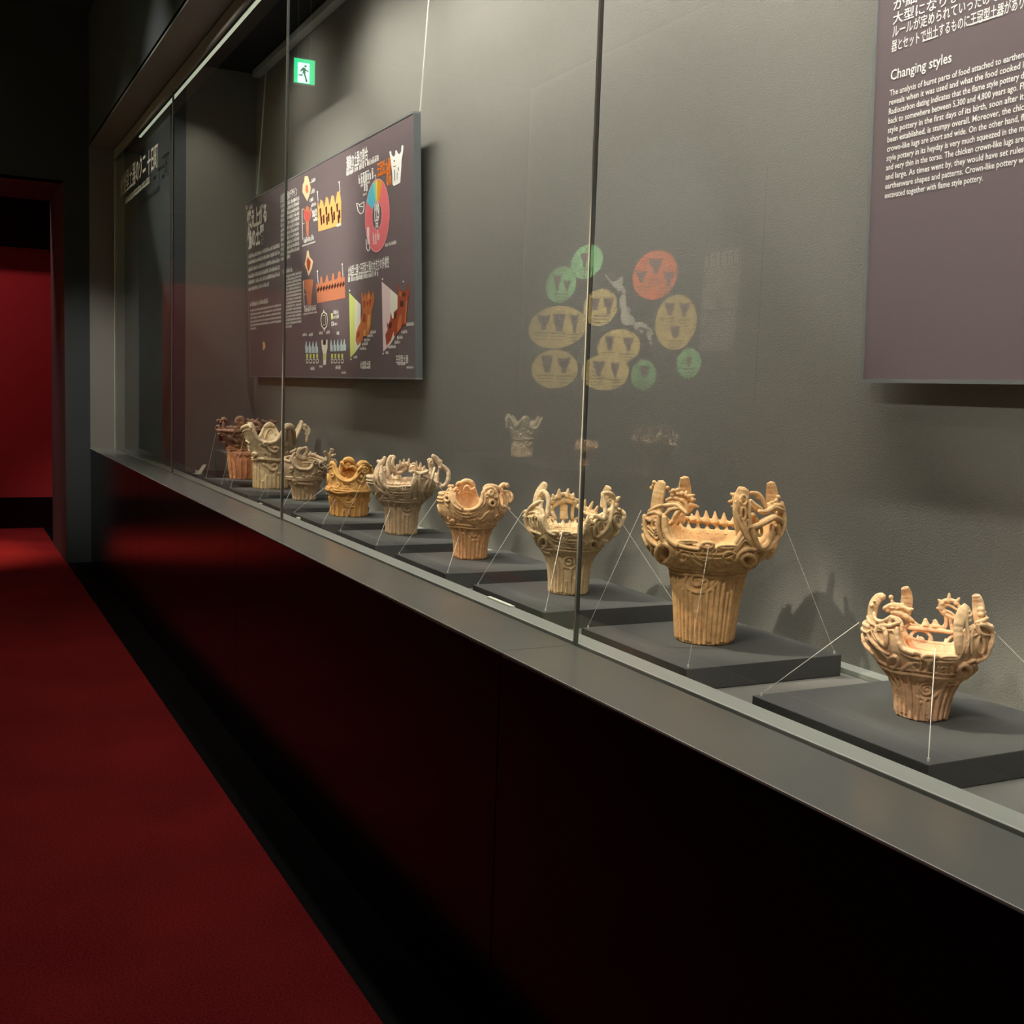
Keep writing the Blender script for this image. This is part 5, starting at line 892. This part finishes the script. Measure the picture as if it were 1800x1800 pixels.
# size comparison charts
text(P1, '火焔型土器と王冠型土器の大きさの多様性', z7(722, 352), 520+1285/7.826, .040, M_white, 'heading', info, bold=.012)
scribble(P1, z7(722, 442), 520+1140/7.826, .030, M_white, 'caption', info)
art('picture', [(735, 582), (815, 665), (815, 1410), (752, 1480)], C_lg, .0010, Z7); art('picture', [(815, 665), (895, 745), (895, 1300), (815, 1410)], C_pale, .0010, Z7)
art('picture', [(1185, 430), (1300, 530), (1300, 1300), (1203, 1396)], C_rose, .0010, Z7); art('picture', [(1300, 530), (1402, 620), (1402, 1130), (1300, 1300)], C_pale, .0010, Z7)
art('picture', [(905, 590), (922, 580), (930, 660), (958, 570), (975, 640), (1005, 545), (1028, 600), (1035, 650), (1062, 570), (1078, 575), (1082, 700), (1050, 830), (1036, 1040), (1012, 1145), (965, 1190), (935, 1170), (925, 1240), (895, 1255), (850, 1312), (825, 1240), (832, 1140), (862, 1050), (890, 1000), (925, 860), (908, 700)], C_ob, .0013, Z7)
polys(P1, [Z7(q) for q in ([(930, 700), (960, 690), (950, 800), (930, 780)], [(985, 700), (1010, 720), (990, 760), (975, 740)], [(930, 880), (960, 870), (965, 980), (920, 990)], [(850, 1130), (885, 1100), (880, 1180), (840, 1210)], [(1020, 640), (1040, 700), (1030, 780), (1015, 700)])], C_rb, 'picture_mark', info, .0017)
polys(P1, [Z7(q) for q in ([(990, 900), (1030, 880), (1020, 1040), (985, 1120)], [(940, 1100), (965, 1090), (960, 1180), (935, 1180)], [(1000, 620), (1012, 600), (1020, 660), (1004, 680)])], C_gold, 'picture_mark', info, .0017)
art('picture', [(1395, 460), (1412, 455), (1424, 560), (1450, 550), (1500, 555), (1530, 550), (1545, 455), (1560, 460), (1560, 640), (1540, 700), (1522, 1010), (1470, 1032), (1452, 1090), (1405, 1132), (1380, 1170), (1350, 1190), (1350, 1110), (1310, 1240), (1250, 1312), (1235, 1160), (1268, 1090), (1250, 990), (1275, 1020), (1300, 960), (1308, 840), (1330, 940), (1350, 930), (1352, 850), (1405, 800), (1412, 640)], C_rb, .0013, Z7)
polys(P1, [Z7(q) for q in ([(1430, 900), (1460, 880), (1455, 1060), (1405, 1130), (1400, 1030)], [(1520, 700), (1540, 690), (1520, 1000), (1500, 1010)], [(1430, 560), (1460, 580), (1450, 640), (1425, 620)])], C_ob, 'picture_mark', info, .0017)
polys(P1, [Z7(q) for q in ([(1440, 700), (1490, 690), (1480, 780), (1440, 770)], [(1470, 580), (1520, 590), (1500, 640), (1470, 630)], [(1290, 1010), (1330, 980), (1320, 1060), (1285, 1080)], [(1360, 870), (1390, 840), (1385, 930), (1360, 950)])], C_dkb, 'picture_mark', info, .0018)
text(P1, '火焔型土器', z7(888, 1618), 520+1030/7.826, .028, M_white, 'caption', info, bold=.02); text(P1, '王冠型土器', z7(1380, 1545), 520+1550/7.826, .028, M_white, 'caption', info, bold=.015)
# small outline drawings
art('picture', [(385, 815), (400, 850), (432, 870), (440, 960), (432, 1050), (405, 1085), (395, 1125), (384, 1085), (358, 1050), (342, 960), (352, 880), (375, 850)], C_pale, .0010, Z7)
art('picture', [(388, 860), (425, 885), (430, 960), (424, 1040), (392, 1070), (366, 1040), (354, 960), (362, 890)], C_bg, .0013, Z7); art('picture', [(375, 890), (412, 885), (414, 1030), (378, 1036)], C_pale, .0016, Z7); art('picture', [(380, 900), (406, 896), (408, 1022), (383, 1026)], C_bg, .0019, Z7)
art('picture', [(487, 868), (512, 862), (514, 948), (490, 952)], C_lg, .0012, Z7); lines([((495, 985), (515, 982)), ((495, 985), (497, 1040)), ((515, 982), (516, 1036)), ((497, 1040), (516, 1036))], .8, Z7)
pb = pm('print_pale_blue', (196, 216, 214)); Lp = []; Lg = []; Lw = []
for (x0, y0) in ((132, 1260), (178, 1262), (224, 1262), (270, 1262), (474, 1240), (520, 1238), (566, 1236), (614, 1234), (655, 1230)):
    Lp.append(Z7([(x0, y0+60), (x0+12, y0-10), (x0+20, y0-8), (x0+26, y0+60), (x0+40, y0+70), (x0+40, y0+150), (x0+2, y0+152)]))
    if x0 != 655:
        Lg.append(Z7([(x0+14, 1425), (x0+40, 1423), (x0+40, 1480), (x0+14, 1484)])); Lw.append(Z7([(x0+14, 1492), (x0+44, 1490), (x0+44, 1552), (x0+14, 1556)]))
polys(P1, Lp, pb, 'diagram', info, .0012); polys(P1, Lg, C_lg, 'diagram', info, .0012); polys(P1, Lw, C_pale, 'diagram', info, .0012)
polys(P1, [[((a[0]+sum(p[0] for p in q)/4*.8)/1.8, (a[1]+sum(p[1] for p in q)/4*.8)/1.8) for a in q] for q in Lw], C_bg, 'diagram', info, .0015)
art('diagram', [(355, 1235), (372, 1232), (376, 1300), (415, 1300), (420, 1230), (440, 1228), (438, 1350), (424, 1410), (418, 1575), (382, 1578), (376, 1420), (360, 1340)], C_pale, .0012, Z7); art('diagram', [(385, 1240), (412, 1240), (410, 1295), (386, 1297)], C_bg, .0014, Z7); art('diagram', [(380, 1425), (415, 1422), (412, 1500), (384, 1504)], C_lg, .0015, Z7)
art('picture', [(208, 1472), (216, 1456), (226, 1458), (232, 1480), (226, 1502), (216, 1508), (208, 1495)], C_crm, .0011); art('picture', [(208, 1472), (214, 1460), (217, 1480), (214, 1506), (208, 1495)], C_rb, .0014)
# wires that carry the panel
for px, py0, py1 in ((449.5, 132, 342), (735, -60, 196)):
    a = P1.hit(px, py1); X = a[0]; MB().rod(a-P1.n*.01, (X, 1.878, 3.465), .0045).build('hanging_wire', M_wire, info)
    MB().bbox((X-.014, 1.862, 3.445), (X+.014, 1.89, 3.469), .004).build('wire_hook', M_rail, info)

# --- text panel on the right
P2 = Plane(1.86, 1.553, 1.815, 2.9)
u2 = P2.uv(1518, 666)[0]; v2 = P2.uv(1600, 667)[1]
txt = board(P2, u2, u2+1.75, v2, v2+1.50, 'tall dark text panel at the right edge, headed Changing styles')
# right of the frame the lines simply end at the last legible letters
def T2(s, x, y, h_, xe=1800, bold=.004): text(P2, s, (x, y), xe, h_, M_white, 'text_line', txt, bold=bold)
jh = .0190
T2('が細く引き締まり、', 1571, 18, jh, 1770, .010)
T2('大型になります。時代と', 1570, 42.5, jh, 1800, .010)
T2('ルールが定められていったのです。そ', 1569, 65, jh, 1800, .010)
T2('器とセットで出土するものに王冠型土器があり', 1567.5, 90.5, jh, 1800, .010)
def uvx(x, y): return P2.uv(x, y)
uvquads(P2, [(uvx(1622, 71)[0], uvx(1622, 72)[1]-.002, uvx(1646, 64)[0], uvx(1622, 72)[1]+.0005), (uvx(1700, 40)[0], uvx(1700, 44.5)[1]-.002, uvx(1764, 24)[0], uvx(1700, 44.5)[1]+.0005)], M_white, 'underline', txt)
T2('Changing styles', 1566, 141.5, .0215, 1673, .012)
E = ['The analysis of burnt parts of food attached to earthen', 'reveals when it was used and what the food cooked i', 'Radiocarbon dating indicates that the flame style pottery d', 'back to somewhere between 5,300 and 4,800 years ago. Fl',
     'style pottery in the first days of its birth, soon after it', 'been established, is stumpy overall. Moreover, the chic', 'crown-like lugs are short and wide. On the other hand, fl', 'style pottery in its heyday is very much squeezed in the m',
     'and very thin in the torso. The chicken crown-like lugs are', 'and large. As times went by, they would have set rules', 'earthenware shapes and patterns. Crown-like pottery w', 'excavated together with flame style pottery.']
for i, s in enumerate(E):
    y = 169+(349-169)*i/11; x = 1564.4-8.8*i/11
    T2(s, x, y, .0128, 1800 if i < 11 else 1728, .012)

# --- lettering on the far glass
vg = Plane(Y_G-.0055, 0, Y_G-.0055, 1)
let = empty('glass_lettering', tuple(vg.hit(245, 320)), 'pale vinyl lettering on the far end of the showcase glass', 'lettering')
M_vin = mat('vinyl_letter', (176, 174, 160), .6)
text(vg, '火焔型土器のクニ', (212, 344), 256, .125, M_vin, 'text_line', let, e=.0005, bold=.01)
text(vg, '十日町', vg_p := (259, 306), 277.5, .125, M_vin, 'text_line', let, e=.0005, bold=.01)
scribble(vg, (221, 359), 263, .045, M_vin, 'text_line', let, e=.0005)

# --- small things in the case
c = onZ(348, 833, Z_P)
fc = MB().quad([(c[0]-.035, c[1]-.03, Z_P+.0015), (c[0]+.045, c[1]-.02, Z_P+.0015), (c[0]+.035, c[1]+.03, Z_P+.0015), (c[0]-.04, c[1]+.02, Z_P+.0015)])
fc.quad([(c[0]-.03, c[1]+.0, Z_P+.003), (c[0]+.05, c[1]+.01, Z_P+.006), (c[0]+.035, c[1]+.045, Z_P+.062), (c[0]-.03, c[1]+.035, Z_P+.055)])
fc.box((c[0]-.032, c[1]-.01, Z_P+.001), (c[0]+.045, c[1]+.0, Z_P+.020))
o = fc.build('folded_card', M_paper, None, loc=tuple(c)); tag(o, 'small folded cream card standing on the farthest grey slab', 'card')
a = onZ(864, 1050.5, Z_L); b = onZ(911, 1067.5, Z_L)
o = MB().bbox((a[0], Y_S-.014, Z_L+.0006), (b[0], Y_S-.002, Z_L+.0045), .001).build('caption_strip', M_paper, None, loc=(a[0], Y_S-.008, Z_L)); tag(o, 'thin white caption strip lying on the sill before the pale cream pot', 'label')
for px, py, lb in ((458, 887.5, 'tiny white peg on the sill before the brown openwork pot'), (524.5, 913, 'tiny white peg on the sill before the short ochre pot')):
    q = onZ(px, py, Z_L); o = MB().bbox((q[0]-.014, q[1]-.006, Z_L+.0005), (q[0]+.014, q[1]+.006, Z_L+.009), .002).build('sill_peg', M_paper, None, loc=tuple(q)); tag(o, lb, 'peg', 'white pegs on the sill')

# --- clear threads that steady the pots, from slab corners to the crowns
NAMES = {1: 'the dark-rimmed pot', 2: 'the tall pale pot', 3: 'the brown openwork pot', 4: 'the short ochre pot', 5: 'the taupe pot', 6: 'the orange curl-rim pot', 7: 'the pale cream pot', 8: 'the largest golden pot', 9: 'the peach pot'}
RIMZ = {1: (.30, .13), 2: (.24, .13), 3: (.15, .10), 4: (.14, .10), 5: (.20, .14), 6: (.17, .10), 7: (.19, .13), 8: (.235, .155), 9: (.145, .12)}
NEAR = {9: (1644, 1140), 8: (1246, 958), 7: (989, 930), 6: (807, 941), 5: (688, 889), 4: (590, 877), 3: (513, 858), 1: (404, 793)}
for s_ in range(1, 10):
    x = TX[s_]; x1 = x+.448; z0 = Z_P+.0005; r0, base = RIMZ[s_], POTS[[p['seed'] for p in POTS].index(s_)]['base']
    PP = ROOTS[s_][1]; zq = np.linspace(.3*PP.H, .75*PP.H, 60); zr = float(zq[int(np.argmax([PP.R(q) for q in zq]))]); rr = float(PP.R(zr))+.006; bx, by = base[0], base[1]
    corners = {'near front': (x1-.012, TD0+.012), 'far front': (x+.012, TD0+.012), 'near back': (x1-.012, TD1-.012), 'far back': (x+.012, TD1-.012)}
    for nm, (cx, cy) in corners.items():
        if nm == 'far back': continue
        d = np.array([cx-bx, cy-by]); d /= np.linalg.norm(d)
        tg = NEAR.get(s_)
        top = (bx+d[0]*rr*1.01, by+d[1]*rr*1.01, Z_P+zr+.004)
        if nm == 'near front':
            if not tg: continue
            top = PP.hit((tg[0]-PP.ox)*PP.s, (tg[1]-PP.oy)*PP.s, 0, .003)+PP.base
        root = empty('steadying_thread', (cx, cy, Z_P), 'clear thread from %s slab corner to %s' % (nm, NAMES[s_]), 'thread', 'clear threads steadying the pots')
        k_ = {9: .0008, 8: .0006, 7: .0008}.get(s_, .0007)
        if s_ == 8 and nm == 'near front': k_ = .00035
        MB().rod((cx, cy, z0+.004), top, k_ if nm != 'near back' else k_*.7, 5).build('line', M_thread, root)
        MB().rod((cx, cy, z0), (cx, cy, z0+.006), .0022, 6).build('pin', M_paper, root)

# ------------------------------------------------------------------ the side of the room that shows only as reflections in the glass
MR = Mirror(Y_OPP+.02)
mp_c = MR.at(*MR.uv(1110, 560))
mapr = empty('map_panel', (mp_c[0], Y_OPP, mp_c[2]), 'dark wall panel with coloured discs round a map, seen mirrored in the glass', 'panel')
ua, ub = MR.uv(905, 600)[0], MR.uv(1330, 600)[0]; va, vb = 1.47, 3.05
MB().bbox((ua, Y_OPP+.002, va), (ub, Y_OPP+.018, vb), .003).build('board', mat('map_board', (44, 44, 42), .8), mapr)
G1, Y1, O1 = pm('disc_green', (146, 214, 140)), pm('disc_sand', (226, 196, 116)), pm('disc_orange', (250, 122, 70))
G2 = pm('disc_deep_green', (120, 170, 110))
C_sil = pm('disc_picture', (100, 74, 74)); C_cap = pm('disc_caption', (116, 96, 60))
def z9(x, y): return (880+x/3.75, 380+y/3.75)
def disc(cx, cy, rx, ry, m, e, pots, yl):
    c0 = MR.uv(*z9(cx, cy)); l = MR.uv(*z9(cx-rx, cy))[0]; r = MR.uv(*z9(cx+rx, cy))[0]; t = MR.uv(*z9(cx, cy-ry))[1]; b_ = MR.uv(*z9(cx, cy+ry))[1]
    P = [MR.at((l+r)/2+(r-l)/2*math.cos(a), (t+b_)/2+(t-b_)/2*math.sin(a), e) for a in np.linspace(0, 2*math.pi, 40, endpoint=False)]
    o = MB().quad(P).build('disc', m, mapr)
    b = MB()
    for (px, py, w_, h_, k) in pots:
        sh = [(-.5, -.5), (-.34, -.40), (-.2, -.42), (0, -.36), (.2, -.42), (.34, -.42), (.5, -.5), (.40, -.05), (.2, .15), (.17, .5), (-.17, .5), (-.2, .15), (-.40, -.05)] if k else [(-.5, -.5), (.5, -.5), (.42, -.2), (.22, .5), (-.22, .5), (-.42, -.2)]
        b.quad([MR.at(*MR.uv(*z9(px+a*w_, py+c*h_)), e+.001) for a, c in sh])
    if pots: b.build('picture', C_sil, o)
    q = MB()
    for (x0, x1, y) in yl:
        for j in range(3):
            q.quad([MR.at(*MR.uv(*z9(x, yy)), e+.001) for x, yy in ((x0+j*6, y+j*22), (x1-j*6, y+j*22), (x1-j*6, y+j*22+(8 if j == 0 else 5)), (x0+j*6, y+j*22+(8 if j == 0 else 5)))])
    if yl: q.build('caption', C_cap, o)
disc(570, 300, 105, 112, G1, .0015, [(555, 285, 55, 100, 1)], [(515, 600, 350)])
disc(398, 450, 100, 118, G1, .0015, [(375, 435, 55, 110, 1), (438, 455, 50, 70, 1)], [(350, 450, 510)])
disc(1020, 388, 148, 162, O1, .0015, [(1025, 325, 95, 110, 1), (930, 395, 75, 80, 1), (1108, 410, 75, 100, 1)], [(965, 1070, 415), (900, 990, 462), (1035, 1125, 470)])
disc(658, 602, 112, 122, Y1, .0015, [(625, 580, 60, 80, 0), (712, 588, 70, 120, 1)], [(610, 720, 655)])
disc(376, 732, 192, 140, Y1, .0030, [(287, 698, 85, 105, 1), (388, 702, 85, 115, 0), (490, 705, 55, 130, 1)], [(225, 320, 765), (330, 430, 768), (440, 535, 776)])
disc(1157, 700, 137, 182, Y1, .0015, [(1117, 612, 65, 80, 0), (1213, 615, 70, 100, 1), (1152, 762, 70, 75, 0)], [(1055, 1145, 670), (1180, 1250, 680), (1100, 1195, 818)])
disc(780, 860, 142, 114, Y1, .0015, [(720, 838, 60, 95, 0), (843, 840, 75, 95, 1)], [(668, 755, 895), (780, 885, 905)])
disc(358, 1008, 154, 128, Y1, .0015, [(308, 975, 78, 112, 0), (418, 980, 88, 108, 1)], [(238, 350, 1045), (365, 480, 1050)])
disc(690, 1030, 158, 120, Y1, .0030, [(650, 1002, 80, 108, 1), (757, 1008, 60, 100, 1)], [(585, 690, 1066), (700, 800, 1074)])
disc(945, 1047, 84, 100, G2, .0030, [(950, 1025, 65, 75, 0)], [(895, 990, 1085)])
disc(1243, 970, 82, 100, G2, .0015, [(1242, 960, 40, 70, 0)], [(1205, 1280, 1000)])
M_isl = pm('map_ivory', (222, 214, 190))
b = MB()
for pts in ([(685, 382), (700, 386), (712, 406), (738, 430), (770, 428), (795, 402), (808, 400), (812, 430), (806, 455), (830, 488), (826, 512), (808, 508), (800, 492), (778, 496), (760, 470), (738, 460), (728, 440), (708, 414), (692, 394)],
            [(800, 520), (822, 515), (830, 545), (830, 590), (852, 640), (885, 675), (890, 705), (880, 720), (858, 715), (836, 722), (800, 705), (792, 660), (800, 630), (788, 590), (784, 550)],
            [(888, 700), (930, 697), (962, 715), (1000, 745), (985, 752), (950, 735), (915, 728), (900, 755), (880, 740)], [(912, 745), (948, 750), (945, 775), (925, 768)], [(965, 758), (1000, 750), (1010, 775), (995, 790), (995, 820), (980, 818), (968, 790)], [(982, 830), (996, 826), (1000, 845), (988, 848)], [(840, 598), (858, 610), (862, 630), (850, 628)]):
    P = [MR.at(*MR.uv(*z9(x, y)), .0035) for x, y in pts]; b.quad(P)
b.build('map', M_isl, mapr)
for i in range(12): scribble(MR, z9(1342-i*1.5, 372+i*22.5), 880+(1585-i*2)/3.75 if i < 11 else 880+1560/3.75, .030, M_isl, 'text_line', mapr, e=.002)
scribble(MR, z9(1345, 350), 880+1585/3.75, .110, M_isl, 'heading', mapr, e=.002)
for i in range(14): scribble(MR, z9(1322-i*1, 655+i*18), 880+(1556-i*1.5)/3.75, .016, M_isl, 'text_line', mapr, e=.002)
spot('map_lamp', (mp_c[0]+1.2, Y_OPP+1.9, 4.0), (mp_c[0], Y_OPP, mp_c[2]-.1), 3600, NEUT, 62, .6, .05)
# low display bench opposite with its own pots
bench = MB().bbox((-9.6, Y_OPP+.02, 0), (-4.2, Y_OPP+.75, .93), .006).build('display_bench', mat('bench_paint', (30, 30, 30), .7), None, loc=(-7, Y_OPP+.4, 0))
tag(bench, 'dark bench against the opposite wall, seen mirrored in the glass under the map', 'bench')
def copy_tree(o, parent=None):
    c = o.copy(); sc.collection.objects.link(c); c.parent = parent
    for ch in list(o.children): copy_tree(ch, c)
    return c
for px, py, sd, sc_, lb in ((918, 815, 2, 1.0, 'tall slim pot mirrored in the glass below the left discs'), (1030, 815, 6, .8, 'small pot mirrored in the glass just right of the tall slim one'), (1150, 815, 5, 1.15, 'wide rimmed pot mirrored in the glass below the orange disc'), (1262, 815, 9, 1.2, 'low pot mirrored in the glass, farthest right of four')):
    yv = 2*Y_G-(Y_OPP+.38); q = onY(px, py, yv); c = copy_tree(ROOTS[sd][0]); c.location = (q[0], Y_OPP+.38, .931); c.scale = (sc_,)*3
    c['label'] = lb; c['group'] = 'pots mirrored in the glass'
spot('bench_lamp', (-7.2, Y_OPP+1.6, 4.1), (-7.3, Y_OPP+.38, 1.0), 75, WARM, 56, .8, .05)
# slim table with a pot in the room beyond the portal
tb = empty('side_table', (-13.0+1.6, -.1, 0), 'thin framed display table beyond the portal, mirrored faintly in the far glass', 'table')
# exit sign over the corridor
xv = onY(535, 125, 2.32); X = xv[0]; Yr = 2*(Y_G-.004)-2.32; Zr = xv[2]
def ex(px, py):
    q = onX(px, py, X); return (2*(Y_G-.004)-q[1], q[2])
(ya, za), (yb, zb) = ex(517, 101), ex(553, 150); y0, y1 = min(ya, yb), max(ya, yb); z0, z1 = min(za, zb), max(za, zb)
sg = empty('exit_sign', (X, (y0+y1)/2, z1), 'green running man exit sign hung over the corridor, mirrored in the glass', 'sign')
MB().bbox((X-.03, y0-.006, z0-.006), (X-.001, y1+.006, z1+.008), .003).build('housing', mat('sign_housing', (200, 204, 200), .5), sg)
for yy in (y0+.03, y1-.03): MB().rod((X-.015, yy, z1), (X-.015, yy, Z_CEIL), .004).build('hanger', M_rail, sg)
def emis(n, c, s): return mat(n, c, .6, emit=c, estr=s)
def ys(t): return y1-(y1-y0)*t            # t runs left to right as mirrored in the photo
def zs(t): return z1-(z1-z0)*t
def epoly(pts, m, name, dx): return MB().quad([(X+dx, ys(a), zs(b_)) for a, b_ in pts]).build(name, m, sg)
epoly([(0, 0), (1, 0), (1, 1), (0, 1)], emis('sign_green', (20, 190, 120), 9), 'face', .0005)
epoly([(.18, .16), (.74, .16), (.74, .97), (.18, .97)], emis('sign_white', (200, 250, 240), 9), 'face', .0012)
Mg = emis('sign_figure', (10, 120, 80), 3)
epoly([(.50, .24), (.60, .24), (.60, .33), (.50, .33)], Mg, 'pictogram', .002)
for q in ([(.40, .34), (.56, .36), (.54, .62), (.42, .58)], [(.40, .36), (.28, .50), (.31, .54), (.44, .44)], [(.54, .40), (.70, .46), (.70, .51), (.54, .47)], [(.42, .56), (.40, .70), (.22, .70), (.22, .65), (.35, .64)], [(.46, .58), (.54, .60), (.66, .90), (.58, .94)]): epoly(q, Mg, 'pictogram', .002)
tx, ty = -12.9+1.6, -.1
for dx in (-.25, .25):
    for dy in (-.2, .2): MB().box((tx+dx-.012, ty+dy-.012, 0), (tx+dx+.012, ty+dy+.012, .80)).build('leg', M_sill, tb)
MB().bbox((tx-.27, ty-.22, .80), (tx+.27, ty+.22, .825), .003).build('table_top', M_sill, tb)
c = copy_tree(ROOTS[6][0]); c.location = (tx, ty, .8255); c.scale = (1.1,)*3; c['label'] = 'orange pot on the thin framed table beyond the portal'; c['group'] = 'pots mirrored in the glass'
print('TRIS', sum(len(m.polygons)*2 for m in bpy.data.meshes))
